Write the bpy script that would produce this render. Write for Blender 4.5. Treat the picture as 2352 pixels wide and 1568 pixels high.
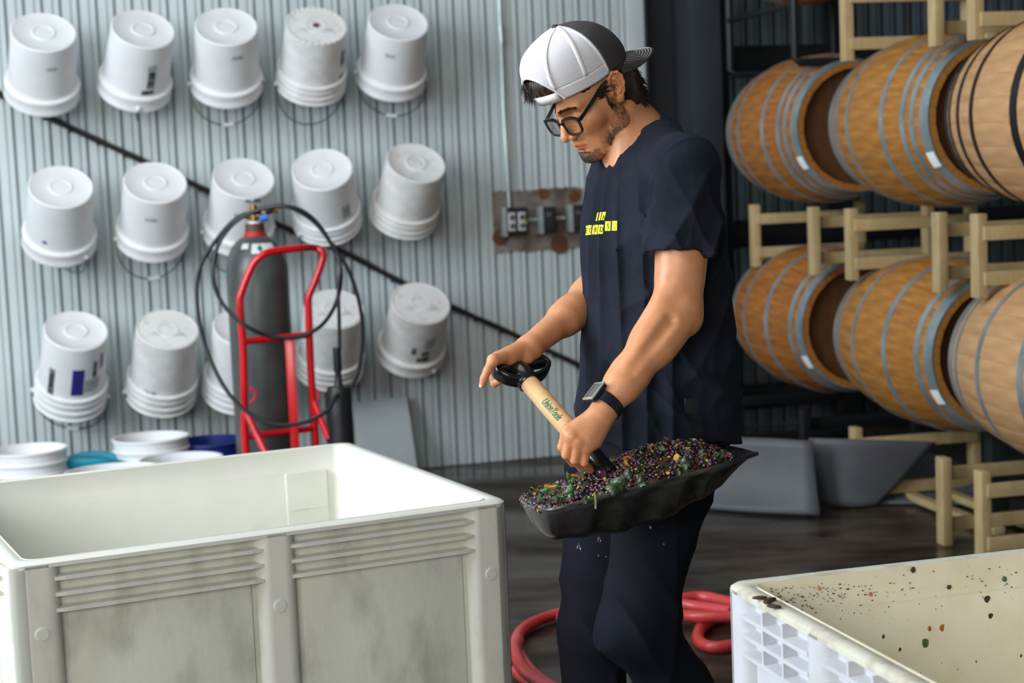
import bpy, bmesh, math, random
import numpy as np
from mathutils import Vector, Matrix
from mathutils.bvhtree import BVHTree
random.seed(7); rng = np.random.default_rng(7)
R = math.radians
SC = bpy.context.scene
COL = SC.collection
for o in list(bpy.data.objects): bpy.data.objects.remove(o)

# ------------------------------------------------------------------ camera
FPX, PITCH, ROLL, CAMH = 4000.0, R(5.83), R(-2.41), 1.5
cF = Vector((0, math.cos(PITCH), -math.sin(PITCH)))
_u = Vector((0, math.sin(PITCH), math.cos(PITCH))); _r = Vector((1, 0, 0))
cR = _r*math.cos(ROLL) + _u*math.sin(ROLL)
cU = -_r*math.sin(ROLL) + _u*math.cos(ROLL)
cam = bpy.data.cameras.new('camera'); camo = bpy.data.objects.new('camera', cam); COL.objects.link(camo)
M = Matrix((( cR.x, cU.x, -cF.x, 0), (cR.y, cU.y, -cF.y, 0), (cR.z, cU.z, -cF.z, CAMH), (0, 0, 0, 1)))
camo.matrix_world = M
cam.sensor_width = 36; cam.lens = FPX/2352*36
cam.dof.use_dof = True; cam.dof.focus_distance = 3.5; cam.dof.aperture_fstop = 4.5
cam.clip_end = 100
SC.camera = camo
def ray(x, y): return cF + cR*((x-1176)/FPX) - cU*((y-784)/FPX)
def P(x, y, Y):
    "point on the sight line through photo pixel (x, y) at world depth Y"
    d = ray(x, y); return Vector((0, 0, CAMH)) + d*(Y/d.y)
def on_plane(x, y, p0, n):
    d = ray(x, y); o = Vector((0, 0, CAMH)); return o + d*((p0-o).dot(n)/d.dot(n))
def on_z(x, y, z): return on_plane(x, y, Vector((0, 0, z)), Vector((0, 0, 1)))

# ------------------------------------------------------------------ light
SC.view_settings.view_transform = 'Standard'; SC.view_settings.look = 'None'
SC.view_settings.exposure = 0.28; SC.view_settings.gamma = 1.0
SC.view_settings.use_curve_mapping = False
w = bpy.data.worlds.new('world'); SC.world = w; w.use_nodes = True
bg = w.node_tree.nodes['Background']; bg.inputs[0].default_value = (0.80, 0.90, 1.0, 1); bg.inputs[1].default_value = 0.22
def area(name, loc, target, sx, sy, power, col):
    l = bpy.data.lights.new(name, 'AREA'); l.shape = 'RECTANGLE'; l.size = sx; l.size_y = sy; l.energy = power; l.color = col
    o = bpy.data.objects.new(name, l); COL.objects.link(o); o.location = loc
    o.rotation_euler = (Vector(target)-Vector(loc)).to_track_quat('-Z', 'Y').to_euler(); return o
area('bay_door_daylight', (-4.6, 2.6, 2.9), (0.2, 5.2, 0.9), 3.4, 3.2, 350, (0.82, 0.91, 1.0))
area('skylight', (-1.6, 4.6, 4.75), (-1.2, 6.2, 0), 4.0, 3.0, 90, (0.95, 0.98, 1.0))
area('front_door_daylight', (-2.0, -2.6, 2.5), (-0.1, 3.4, 0.7), 3.4, 2.4, 170, (1.0, 0.96, 0.9))

# ------------------------------------------------------------------ materials
def lin(h):
    h = h.lstrip('#'); c = [int(h[i:i+2], 16)/255 for i in (0, 2, 4)]
    return [x/12.92 if x <= .04045 else ((x+.055)/1.055)**2.4 for x in c] + [1]
def mat(name, col, rough=.5, metal=0, col2=None, scale=8, detail=6, bump=0, bscale=None, coat=0, mix=(.35, .65), rvar=0,
        stretch=None, spec=.5, sss=0, objrand=0, trans=0, attr=None, emis=None, ior=1.45, alpha=1):
    m = bpy.data.materials.new(name); m.use_nodes = True; nt = m.node_tree; N = nt.nodes; L = nt.links
    b = N['Principled BSDF']; b.inputs['Base Color'].default_value = lin(col)
    b.inputs['Roughness'].default_value = rough; b.inputs['Metallic'].default_value = metal
    b.inputs['Specular IOR Level'].default_value = spec; b.inputs['Coat Weight'].default_value = coat
    b.inputs['Coat Roughness'].default_value = .15; b.inputs['IOR'].default_value = ior
    b.inputs['Transmission Weight'].default_value = trans; b.inputs['Alpha'].default_value = alpha
    if sss:
        b.inputs['Subsurface Weight'].default_value = sss; b.inputs['Subsurface Radius'].default_value = (.012, .005, .003)
        b.inputs['Subsurface Scale'].default_value = 1
    if emis:
        b.inputs['Emission Color'].default_value = lin(emis[0]); b.inputs['Emission Strength'].default_value = emis[1]
    tc = N.new('ShaderNodeTexCoord'); mp = N.new('ShaderNodeMapping'); L.new(tc.outputs['Object'], mp.inputs[0])
    if stretch: mp.inputs['Scale'].default_value = stretch
    out = None
    if col2:
        n = N.new('ShaderNodeTexNoise'); n.inputs['Scale'].default_value = scale; n.inputs['Detail'].default_value = detail
        n.inputs['Roughness'].default_value = .6
        L.new(mp.outputs[0], n.inputs[0]); r = N.new('ShaderNodeValToRGB'); L.new(n.outputs[0], r.inputs[0])
        r.color_ramp.elements[0].position = mix[0]; r.color_ramp.elements[1].position = mix[1]
        r.color_ramp.elements[0].color = lin(col); r.color_ramp.elements[1].color = lin(col2); out = r.outputs[0]
        if rvar:
            mr = N.new('ShaderNodeMapRange'); L.new(n.outputs[0], mr.inputs[0]); mr.inputs[1].default_value = mix[0]; mr.inputs[2].default_value = mix[1]
            mr.inputs[3].default_value = rough; mr.inputs[4].default_value = rough+rvar; L.new(mr.outputs[0], b.inputs['Roughness'])
    if objrand:
        oi = N.new('ShaderNodeObjectInfo'); hs = N.new('ShaderNodeHueSaturation'); mr = N.new('ShaderNodeMapRange')
        L.new(oi.outputs['Random'], mr.inputs[0]); mr.inputs[3].default_value = 1-objrand; mr.inputs[4].default_value = 1+objrand
        L.new(mr.outputs[0], hs.inputs['Value'])
        if out: L.new(out, hs.inputs['Color'])
        else: hs.inputs['Color'].default_value = lin(col)
        out = hs.outputs[0]
    if attr:
        a = N.new('ShaderNodeAttribute'); a.attribute_name = attr
        mx = N.new('ShaderNodeMix'); mx.data_type = 'RGBA'; mx.blend_type = 'MULTIPLY'; mx.inputs[0].default_value = 1
        if out: L.new(out, mx.inputs[6])
        else: mx.inputs[6].default_value = lin(col)
        L.new(a.outputs['Color'], mx.inputs[7]); out = mx.outputs[2]
    if out: L.new(out, b.inputs['Base Color'])
    if bump:
        n2 = N.new('ShaderNodeTexNoise'); n2.inputs['Scale'].default_value = bscale or scale*4; n2.inputs['Detail'].default_value = 5
        L.new(mp.outputs[0], n2.inputs[0]); bm = N.new('ShaderNodeBump'); bm.inputs['Strength'].default_value = bump; bm.inputs['Distance'].default_value = .01
        L.new(n2.outputs[0], bm.inputs['Height']); L.new(bm.outputs[0], b.inputs['Normal'])
    return m
def nd(m): return m.node_tree.nodes, m.node_tree.links, m.node_tree.nodes['Principled BSDF']

MT = {}
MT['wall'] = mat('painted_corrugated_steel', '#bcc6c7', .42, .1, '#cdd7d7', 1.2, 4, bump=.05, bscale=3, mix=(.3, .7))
MT['wall_shaded'] = mat('shaded_corrugated_steel', '#525a5d', .28, .6, '#6d777a', 2, 4)  # wall steel darkened: the shade of the barrel bay is in its colour
MT['column'] = mat('charcoal_paint', '#2d3135', .5, 0, '#34383d', 3, 4, bump=.03)
MT['ceiling'] = mat('ceiling_panel', '#8a8d8e', .8, 0, '#96999a', 2)
MT['bucket'] = mat('white_bucket_plastic', '#dcdddd', .42, 0, '#e9eaea', 5, 4, sss=0, mix=(.3, .7))
MT['bucket_worn'] = mat('scuffed_bucket_plastic', '#d2d0cb', .5, 0, '#e3e3e1', 14, 8, bump=.05)
MT['bucket_bottom'] = mat('dirty_bucket_bottom', '#e3e2df', .55, 0, '#8f8878', 16, 9, mix=(.55, .78))
MT['wire'] = mat('bail_wire', '#6d7478', .4, .8)
MT['grip_white'] = mat('bail_grip_plastic', '#dde1e2', .5)
MT['print_dark'] = mat('faded_black_print', '#2b2c30', .6, 0, '#8a8c8f', 60, 3, mix=(.45, .62))
MT['print_grey'] = mat('faded_grey_print', '#8e9194', .6, 0, '#b9bcbd', 70, 3, mix=(.4, .6))
MT['print_purple'] = mat('purple_print', '#2e2476', .5, 0, '#3a2f86', 20)
MT['print_lines'] = mat('small_print', '#6d6f74', .6, 0, '#cfd1d2', 90, 3, mix=(.42, .55), stretch=(1, 1, 2.5))
MT['cable'] = mat('black_cable', '#1a1716', .55, 0, '#262221', 30)
MT['rust'] = mat('rusty_steel_plate', '#5b4c43', .65, .2, '#8d857d', 9, 9, bump=.15, mix=(.38, .62))
MT['rust2'] = mat('rust_stain', '#4e2f1c', .8, 0, '#6b4526', 12)
MT['box'] = mat('dark_junction_box', '#2d3133', .3, .5, '#3b4042', 8)
MT['outlet'] = mat('outlet_face', '#c7c9c8', .35, .2)
MT['conduit'] = mat('galvanised_conduit', '#a9b6b3', .35, .6, '#c0cbc8', 20)
MT['bin'] = mat('cream_bin_plastic', '#d2d2c6', .4, 0, '#dadacf', 3, 5, bump=.05, bscale=2.2, spec=.4)
MT['bin_pale'] = mat('pale_bin_plastic', '#d9d9ce', .42, 0, '#b7b8aa', 7, 11, bump=.06, bscale=20, mix=(.52, .78), stretch=(1.4, 1.4, .6))
MT['bin_dirt'] = mat('scuffed_bin_plastic', '#d6d8ca', .5, 0, '#9b9c8c', 6, 12, bump=.08, bscale=30, mix=(.48, .80), stretch=(1.6, 1.6, .7))
MT['bin_cream'] = mat('stained_cream_plastic', '#eee7cf', .4, 0, '#ddd2ae', 9, 9, bump=.04, mix=(.5, .85))
MT['bin_rim'] = mat('worn_bin_rim', '#d0cdbc', .55, 0, '#a89c88', 14, 9, bump=.12, mix=(.5, .72))
MT['plug'] = mat('bin_plug_plastic', '#d6d7cc', .5)
MT['tank'] = mat('grey_gas_cylinder', '#4c504f', .38, .25, '#5c605f', 5, 6, bump=.05)
MT['label_white'] = mat('white_sticker', '#e5e8e6', .5)
MT['label_green'] = mat('green_diamond_print', '#0f7d5c', .5)
MT['brass'] = mat('brass', '#86683a', .35, .8)
MT['steel'] = mat('steel', '#7c8084', .3, .8)
MT['bluevalve'] = mat('blue_plastic', '#2f74c8', .4)
MT['redband'] = mat('red_band', '#b02a24', .5)
MT['neckrust'] = mat('brown_collar', '#5a3a2a', .6)
MT['redpaint'] = mat('red_gloss_paint', '#c30d18', .25, 0, '#d01420', 5, coat=.4)
MT['rubber'] = mat('black_rubber', '#131518', .45, 0, '#1b1e22', 8)
MT['sheet'] = mat('clear_plastic_sheet', '#a9b1b2', .35, 0, '#b4bcbd', 3, alpha=.9)
MT['floor'] = None
MT['hose'] = mat('red_rubber_hose', '#c8362f', .4, 0, '#d9505a', 3, coat=.2)
MT['mat_grey'] = mat('grey_rubber_sheet', '#47494c', .55, 0, '#515457', 3, 5, bump=.03)
MT['blue_tub'] = mat('navy_blue_plastic', '#10246a', .4)
MT['teal'] = mat('teal_plastic', '#1590a8', .5, 0, '#0f7d94', 8)
MT['hoop'] = mat('galvanised_hoop', '#7d888b', .35, .45, '#9aa6a8', 9, 6)
MT['hoop_black'] = mat('black_hoop', '#15171c', .4, .3)
def wood(name, c1, c2, st, **k):
    return mat(name, c1, .55, 0, c2, 6, 9, bump=.05, bscale=20, stretch=st, mix=(.3, .7), **k)
MT['stave'] = wood('oak_stave', '#85551f', '#b07834', (6, 6, 1), objrand=.07)
MT['stave_pale'] = wood('pale_oak_stave', '#a97d50', '#c2986c', (6, 6, 1), objrand=.05)
MT['stave_red'] = wood('amber_oak_stave', '#80491a', '#ab6d2a', (6, 6, 1), objrand=.07)
MT['head'] = wood('oak_barrel_head', '#4a2c15', '#5a371b', (1, 6, 1))
MT['pine'] = wood('pine_timber', '#a08a60', '#bda578', (3, 3, 1), objrand=.1)
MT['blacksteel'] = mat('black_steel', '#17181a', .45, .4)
MT['greensteel'] = mat('dark_green_steel', '#1d2a28', .5, .3)
MT['skin'] = mat('skin', '#d6986e', .38, 0, '#c28156', 25, 6, bump=.06, bscale=260, sss=.12, attr='tint', mix=(.3, .8), spec=.45)
MT['shirt'] = mat('navy_cotton', '#141821', .9, 0, '#212631', 9, 8, bump=.18, bscale=900, spec=.2, mix=(.3, .7))
MT['trouser'] = mat('dark_trouser_cloth', '#0d0f17', .85, 0, '#121520', 6, 6, bump=.15, bscale=900, spec=.2)
MT['shoe'] = mat('black_boot_leather', '#17181a', .5)
MT['hair'] = mat('dark_brown_hair', '#21160f', .4, 0, '#3d2a1f', 90, 3, stretch=(1, 1, .2))
MT['capdark'] = mat('charcoal_twill', '#3b3838', .85, 0, '#474343', 300, 2, bump=.2, bscale=900)
MT['thread'] = mat('white_thread', '#b9b5b2', .8)
MT['capwhite'] = mat('white_cap_fabric', '#e4e3e6', .8)
MT['glassframe'] = mat('black_glossy_acetate', '#0c1216', .2, coat=.4)
MT['lens'] = mat('spectacle_lens', '#ffffff', .03, 0, trans=1, ior=1.15, alpha=.35)
MT['lash'] = mat('dark_lash', '#1c110c', .6)
MT['watchband'] = mat('navy_watch_band', '#0d1220', .45)
MT['watchcase'] = mat('pale_watch_case', '#c9c8b4', .25, .6)
MT['watchface'] = mat('watch_screen', '#565c5e', .1, .2)
MT['ash'] = wood('ash_handle', '#c99a66', '#dcb483', (8, 8, 1))
MT['inkgreen'] = mat('green_ink', '#0a6a48', .5)
MT['blackplastic'] = mat('glossy_black_plastic', '#0e1013', .24, 0, '#15181c', 20, coat=.3)
MT['scoop'] = mat('wet_black_plastic', '#0f1113', .25, 0, '#44443f', 7, 10, coat=.5, mix=(.42, .80), rvar=.25, bump=.06, bscale=60)
MT['yellowink'] = mat('yellow_print', '#d9e02e', .7, 0, '#c9cf38', 200)
MT['blackink'] = mat('dark_letter', '#161a28', .8)
MT['grape'] = mat('grape_skin', '#1e101b', .22, 0, '#3c1a30', 40, coat=.6, mix=(.3, .7))
MT['grape_red'] = mat('red_grape_skin', '#5c1f35', .25, 0, '#7a3040', 40, coat=.5)
MT['grape_green'] = mat('green_grape', '#76803a', .3, 0, '#a39345', 40, coat=.4)
MT['leaf'] = mat('vine_leaf', '#2c4a24', .4, 0, '#476a33', 40, coat=.2)
MT['leaf_dark'] = mat('dark_vine_leaf', '#25331f', .4, 0, '#3f4f33', 40, coat=.3)
MT['leaf_yellow'] = mat('yellow_leaf', '#c08a1c', .45, 0, '#d6a42e', 30)
MT['stem'] = mat('orange_stem', '#a8522a', .5, 0, '#c47438', 30)
MT['stem_green'] = mat('green_stem', '#8a9a4c', .5)
MT['bits'] = mat('dark_pomace_bits', '#30201c', .6, 0, '#4c2f1c', 40)
MT['nail'] = mat('fingernail', '#e8bfae', .25)
MT['water'] = mat('water', '#ffffff', .02, 0, trans=1, ior=1.33)

# mesh fabric of the cap: white weave with dark holes
m = mat('white_cap_mesh', '#e6e5ea', .8); N, L, b = nd(m)
at = N.new('ShaderNodeAttribute'); at.attribute_name = 'cuv'
sx = N.new('ShaderNodeSeparateXYZ'); L.new(at.outputs['Vector'], sx.inputs[0])
def wv(sock, k):
    a = N.new('ShaderNodeMath'); a.operation = 'MULTIPLY'; a.inputs[1].default_value = k; L.new(sock, a.inputs[0])
    s = N.new('ShaderNodeMath'); s.operation = 'SINE'; L.new(a.outputs[0], s.inputs[0]); return s.outputs[0]
mn = N.new('ShaderNodeMath'); mn.operation = 'MULTIPLY'
mx1 = N.new('ShaderNodeMath'); mx1.operation = 'MAXIMUM'; mx1.inputs[1].default_value = 0; L.new(wv(sx.outputs[0], 2400), mx1.inputs[0])
mx2 = N.new('ShaderNodeMath'); mx2.operation = 'MAXIMUM'; mx2.inputs[1].default_value = .45; L.new(wv(sx.outputs[1], 2400), mx2.inputs[0])
L.new(mx1.outputs[0], mn.inputs[0]); L.new(mx2.outputs[0], mn.inputs[1])
cm = N.new('ShaderNodeMix'); cm.data_type = 'RGBA'; cm.inputs[6].default_value = lin('#ebeaee'); cm.inputs[7].default_value = lin('#62616c')
L.new(mn.outputs[0], cm.inputs[0]); L.new(cm.outputs[2], b.inputs['Base Color'])
MT['capmesh'] = m

# wet worn concrete
m = mat('wet_concrete_floor', '#4a443c', .5); N, L, b = nd(m)
tc = N.new('ShaderNodeTexCoord')
mp = N.new('ShaderNodeMapping'); mp.inputs['Rotation'].default_value = (0, 0, R(16)); mp.inputs['Scale'].default_value = (1, 2.2, 1); L.new(tc.outputs['Object'], mp.inputs[0])
n1 = N.new('ShaderNodeTexNoise'); n1.inputs['Scale'].default_value = 2.6; n1.inputs['Detail'].default_value = 10; n1.inputs['Roughness'].default_value = .62; L.new(mp.outputs[0], n1.inputs[0])
r1 = N.new('ShaderNodeValToRGB'); L.new(n1.outputs[0], r1.inputs[0]); e = r1.color_ramp.elements
e[0].position = .36; e[0].color = lin('#211b15'); e[1].position = .68; e[1].color = lin('#51463a')
L.new(r1.outputs[0], b.inputs['Base Color'])
n2 = N.new('ShaderNodeTexNoise'); n2.inputs['Scale'].default_value = .8; n2.inputs['Detail'].default_value = 4; L.new(mp.outputs[0], n2.inputs[0])
r2 = N.new('ShaderNodeMapRange'); L.new(n2.outputs[0], r2.inputs[0]); r2.inputs[1].default_value = .44; r2.inputs[2].default_value = .6; r2.inputs[3].default_value = .14; r2.inputs[4].default_value = .6; b.inputs['Specular IOR Level'].default_value = .35
L.new(r2.outputs[0], b.inputs['Roughness'])
bm_ = N.new('ShaderNodeBump'); bm_.inputs['Strength'].default_value = .25; bm_.inputs['Distance'].default_value = .01; L.new(n1.outputs[0], bm_.inputs['Height']); L.new(bm_.outputs[0], b.inputs['Normal'])
MT['floor'] = m

# ------------------------------------------------------------------ mesh helpers
def link(name, me, parent=None, smooth=True, m=None):
    if m is not None: me.materials.append(MT[m] if isinstance(m, str) else m)
    if smooth: me.polygons.foreach_set('use_smooth', [True]*len(me.polygons))
    o = bpy.data.objects.new(name, me); COL.objects.link(o)
    if parent: o.parent = parent
    return o
def empty(name, loc=(0, 0, 0), rz=0, parent=None):
    o = bpy.data.objects.new(name, None); COL.objects.link(o); o.location = loc; o.rotation_euler = (0, 0, rz)
    o.empty_display_size = .1
    if parent: o.parent = parent
    return o
def tag(o, label=None, cat=None, group=None, kind=None):
    if label: o['label'] = label
    if cat: o['category'] = cat
    if group: o['group'] = group
    if kind: o['kind'] = kind
    return o
def copy_tree(o, parent=None):
    c = o.copy(); COL.objects.link(c)
    if parent: c.parent = parent
    for ch in list(o.children): copy_tree(ch, c)
    return c
class MB:
    def __init__(s): s.flat = False; s.v = []; s.f = []; s.mi = []; s.cm = 0
    def add(s, vs, fs):
        k = len(s.v); s.v += [tuple(v) for v in vs]; s.f += [tuple(i+k for i in f) for f in fs]; s.mi += [s.cm]*len(fs)
    def box(s, x0, x1, y0, y1, z0, z1, M=None, bev=0):
        if bev:
            s.flat = True; bm = bmesh.new(); bmesh.ops.create_cube(bm, size=1)
            for v in bm.verts: v.co = Vector(((x0+x1)/2+v.co.x*(x1-x0), (y0+y1)/2+v.co.y*(y1-y0), (z0+z1)/2+v.co.z*(z1-z0)))
            bmesh.ops.bevel(bm, geom=bm.edges[:], offset=bev, segments=2, affect='EDGES', profile=.6)
            bm.verts.index_update(); vs = [v.co.copy() for v in bm.verts]; fs = [[v.index for v in f.verts] for f in bm.faces]; bm.free()
        else:
            vs = [Vector((x, y, z)) for x in (x0, x1) for y in (y0, y1) for z in (z0, z1)]
            fs = [(0, 1, 3, 2), (4, 6, 7, 5), (0, 4, 5, 1), (2, 3, 7, 6), (0, 2, 6, 4), (1, 5, 7, 3)]
        if M is not None: vs = [M @ v for v in vs]
        s.add(vs, fs); return s
    def tube(s, pts, r, n=8, closed=False, caps=True, flat=1.0):
        pts = [Vector(p) for p in pts]; m = len(pts); rs = r if isinstance(r, (list, tuple)) else [r]*m
        up = None; rings = []
        for i in range(m):
            a = pts[(i-1) % m] if (i or closed) else pts[0]; b = pts[(i+1) % m] if (i < m-1 or closed) else pts[-1]
            t = (b-a).normalized()
            if up is None:
                up = t.orthogonal().normalized()
            up = (up - t*up.dot(t)); up = up.normalized() if up.length > 1e-6 else t.orthogonal().normalized()
            sd = t.cross(up)
            rings.append([pts[i] + (up*math.cos(2*math.pi*j/n)*flat + sd*math.sin(2*math.pi*j/n))*rs[i] for j in range(n)])
        vs = [v for rg in rings for v in rg]; fs = []
        for i in range(m if closed else m-1):
            for j in range(n):
                a = i*n+j; b_ = i*n+(j+1) % n; c = ((i+1) % m)*n+(j+1) % n; d = ((i+1) % m)*n+j
                fs.append((a, b_, c, d))
        if caps and not closed: fs.append(tuple(range(n))[::-1]); fs.append(tuple((m-1)*n+j for j in range(n)))
        s.add(vs, fs); return s
    def lathe(s, prof, n=32, M=None, a0=0, a1=2*math.pi):
        full = abs(a1-a0-2*math.pi) < 1e-6; k = n if full else n+1; vs = []; fs = []
        for (r, z) in prof:
            for j in range(k):
                a = a0+(a1-a0)*j/n; vs.append(Vector((r*math.cos(a), r*math.sin(a), z)))
        for i in range(len(prof)-1):
            for j in range(n):
                j2 = (j+1) % k
                fs.append((i*k+j, i*k+j2, (i+1)*k+j2, (i+1)*k+j))
        if M is not None: vs = [M @ v for v in vs]
        s.add(vs, fs); return s
    def ball(s, c, r, sub=1, sc=(1, 1, 1), rot=None):
        bm = bmesh.new(); bmesh.ops.create_icosphere(bm, subdivisions=sub, radius=1)
        vs = []
        for v in bm.verts:
            q = Vector((v.co.x*sc[0], v.co.y*sc[1], v.co.z*sc[2]))*r
            if rot is not None: q = rot @ q
            vs.append(Vector(c)+q)
        s.add(vs, [[v.index for v in f.verts] for f in bm.faces]); bm.free(); return s
    def grid(s, rows, closed_u=False, closed_v=False):
        nu = len(rows); nv = len(rows[0]); fs = []
        for i in range(nu if closed_u else nu-1):
            for j in range(nv if closed_v else nv-1):
                fs.append((i*nv+j, i*nv+(j+1) % nv, ((i+1) % nu)*nv+(j+1) % nv, ((i+1) % nu)*nv+j))
        s.add([v for r_ in rows for v in r_], fs); return s
    def build(s, name, m, parent=None, smooth=True, auto=40, loc=None, fix=True):
        me = bpy.data.meshes.new(name); me.from_pydata(s.v, [], s.f)
        ms = m if isinstance(m, (list, tuple)) else [m]
        for q in ms: me.materials.append(MT[q] if isinstance(q, str) else q)
        if len(ms) > 1: me.polygons.foreach_set('material_index', s.mi)
        if fix:
            bm = bmesh.new(); bm.from_mesh(me); bmesh.ops.recalc_face_normals(bm, faces=bm.faces[:])
            if smooth and auto:
                lim = R(20 if s.flat else auto)
                bmesh.ops.split_edges(bm, edges=[e for e in bm.edges if len(e.link_faces) == 2 and e.calc_face_angle(0) > lim])
            bm.to_mesh(me); bm.free()
        o = link(name, me, parent, smooth)
        if loc is not None: o.location = loc
        return o
def catmull(pts, per=8, closed=False):
    pts = [Vector(p) for p in pts]; n = len(pts); out = []
    for i in range(n if closed else n-1):
        p0 = pts[(i-1) % n] if (closed or i) else pts[0]*2-pts[1]; p1 = pts[i]; p2 = pts[(i+1) % n]
        p3 = pts[(i+2) % n] if (closed or i < n-2) else pts[-1]*2-pts[-2]
        for k in range(per):
            t = k/per
            out.append(.5*((2*p1)+(p2-p0)*t+(2*p0-5*p1+4*p2-p3)*t*t+(3*p1-p0-3*p2+p3)*t**3))
    if not closed: out.append(pts[-1])
    return out
def solidify(o, th, off=0):
    md = o.modifiers.new('thick', 'SOLIDIFY'); md.thickness = th; md.offset = off
    bake(o)
def bake(o):
    dg = bpy.context.evaluated_depsgraph_get(); me = bpy.data.meshes.new_from_object(o.evaluated_get(dg)); o.modifiers.clear(); o.data = me
def ori(z, x=None):
    z = Vector(z).normalized(); x = Vector(x) if x is not None else z.orthogonal()
    y = z.cross(x).normalized(); x = y.cross(z)
    return Matrix(((x.x, y.x, z.x), (x.y, y.y, z.y), (x.z, y.z, z.z))).to_4x4()

# ------------------------------------------------------------------ signed distance modelling (one continuous skin)
def V(p): return np.array(p, dtype=np.float32)
def cone(p, a, b, ra, rb):
    a = V(a); b = V(b); ab = b-a; t = np.clip(((p-a) @ ab)/(ab @ ab), 0, 1)
    return np.sqrt((((p-a)-t[:, None]*ab)**2).sum(1)) - (ra+(rb-ra)*t)
def ell(p, c, r, Rm=None):
    q = p-V(c)
    if Rm is not None: q = q @ Rm
    r = V(r); k0 = np.sqrt(((q/r)**2).sum(1)); k1 = np.sqrt(((q/(r*r))**2).sum(1))+1e-9
    return k0*(k0-1)/k1
def smin(a, b, k):
    h = np.maximum(k-np.abs(a-b), 0)/k; return np.minimum(a, b)-h*h*k*.25
def smax(a, b, k): return -smin(-a, -b, k)
def surf(fn, lo, hi, h, margin=0.0, B=12):
    lo = np.array(lo, np.float32); hi = np.array(hi, np.float32)
    nb = np.ceil((hi-lo)/h/B).astype(int); n = nb*B
    D = np.ones(n, np.float32)
    bc = np.stack(np.meshgrid(*[np.arange(k) for k in nb], indexing='ij'), -1).reshape(-1, 3)
    cen = (lo+(bc*B+(B-1)/2)*h).astype(np.float32)
    d = fn(cen); lim = h*B*.87*1.25+margin
    act = np.abs(d) < lim
    for c in bc[(d <= -lim)]: D[c[0]*B:(c[0]+1)*B, c[1]*B:(c[1]+1)*B, c[2]*B:(c[2]+1)*B] = -1
    off = np.stack(np.meshgrid(*[np.arange(B)]*3, indexing='ij'), -1).reshape(-1, 3)
    A = bc[act]; ch = 300
    for i in range(0, len(A), ch):
        idx = (A[i:i+ch, None, :]*B+off[None]).reshape(-1, 3)
        val = fn((lo+idx*h).astype(np.float32))
        D[idx[:, 0], idx[:, 1], idx[:, 2]] = val
    s = D < 0
    c8 = [(i, j, k) for i in (0, 1) for j in (0, 1) for k in (0, 1)]
    def sl(A_, o): return A_[o[0]:n[0]-1+o[0], o[1]:n[1]-1+o[1], o[2]:n[2]-1+o[2]]
    cnt = sum(sl(s, o).astype(np.int8) for o in c8); mask = (cnt > 0) & (cnt < 8)
    ci = np.argwhere(mask); vi = -np.ones(mask.shape, np.int64); vi[mask] = np.arange(len(ci))
    vals = {o: D[ci[:, 0]+o[0], ci[:, 1]+o[1], ci[:, 2]+o[2]] for o in c8}
    acc = np.zeros((len(ci), 3)); num = np.zeros(len(ci))
    for o in c8:
        for ax in range(3):
            if o[ax]: continue
            o2 = list(o); o2[ax] = 1; o2 = tuple(o2); a = vals[o]; b = vals[o2]; x = (a < 0) != (b < 0)
            t = np.where(x, a/np.where(x, a-b, 1), 0); pt = np.repeat(np.array(o, float)[None], len(ci), 0); pt[:, ax] += t
            acc[x] += pt[x]; num[x] += 1
    vt = lo+(ci+acc/num[:, None])*h
    quads = []
    for ax in range(3):
        a = [slice(1, n[i]-1) for i in range(3)]; b = list(a); a[ax] = slice(0, n[ax]-1); b[ax] = slice(1, n[ax])
        s0 = s[tuple(a)]; s1 = s[tuple(b)]; e = np.argwhere(s0 != s1)
        fl = s0[e[:, 0], e[:, 1], e[:, 2]]
        g = e.copy()
        for i in range(3):
            if i != ax: g[:, i] += 1
        u, v = [(1, 2), (2, 0), (0, 1)][ax]
        def at_(du, dv):
            q = g.copy(); q[:, u] -= du; q[:, v] -= dv; return vi[q[:, 0], q[:, 1], q[:, 2]]
        q = np.stack([at_(1, 1), at_(0, 1), at_(0, 0), at_(1, 0)], 1)
        q[~fl] = q[~fl][:, ::-1]; q = q[(q >= 0).all(1)]; quads.append(q)
    return vt, np.concatenate(quads)
def npmesh(name, parts, m, parent=None):
    vs = []; qs = []; k = 0
    for v, q in parts: vs.append(v); qs.append(q+k); k += len(v)
    v = np.concatenate(vs); q = np.concatenate(qs)
    me = bpy.data.meshes.new(name); me.vertices.add(len(v)); me.vertices.foreach_set('co', v.astype(np.float32).ravel())
    me.loops.add(len(q)*4); me.loops.foreach_set('vertex_index', q.astype(np.int32).ravel())
    me.polygons.add(len(q)); me.polygons.foreach_set('loop_start', np.arange(0, len(q)*4, 4, dtype=np.int32))
    me.update(calc_edges=True); me.validate()
    return link(name, me, parent, True, m), v
def snoise(p, f, seed=0):
    "cheap smooth pseudo noise, -1..1"
    a = seed*1.7
    x, y, z = p[:, 0]*f, p[:, 1]*f, p[:, 2]*f
    return (np.sin(x*1.0+1.3*np.sin(y*.9+a)+a)+np.sin(y*1.1+1.2*np.sin(z*.8+2*a)+1.1)+np.sin(z*.93+1.4*np.sin(x*.7-a)+2.3*a))/3
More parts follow.
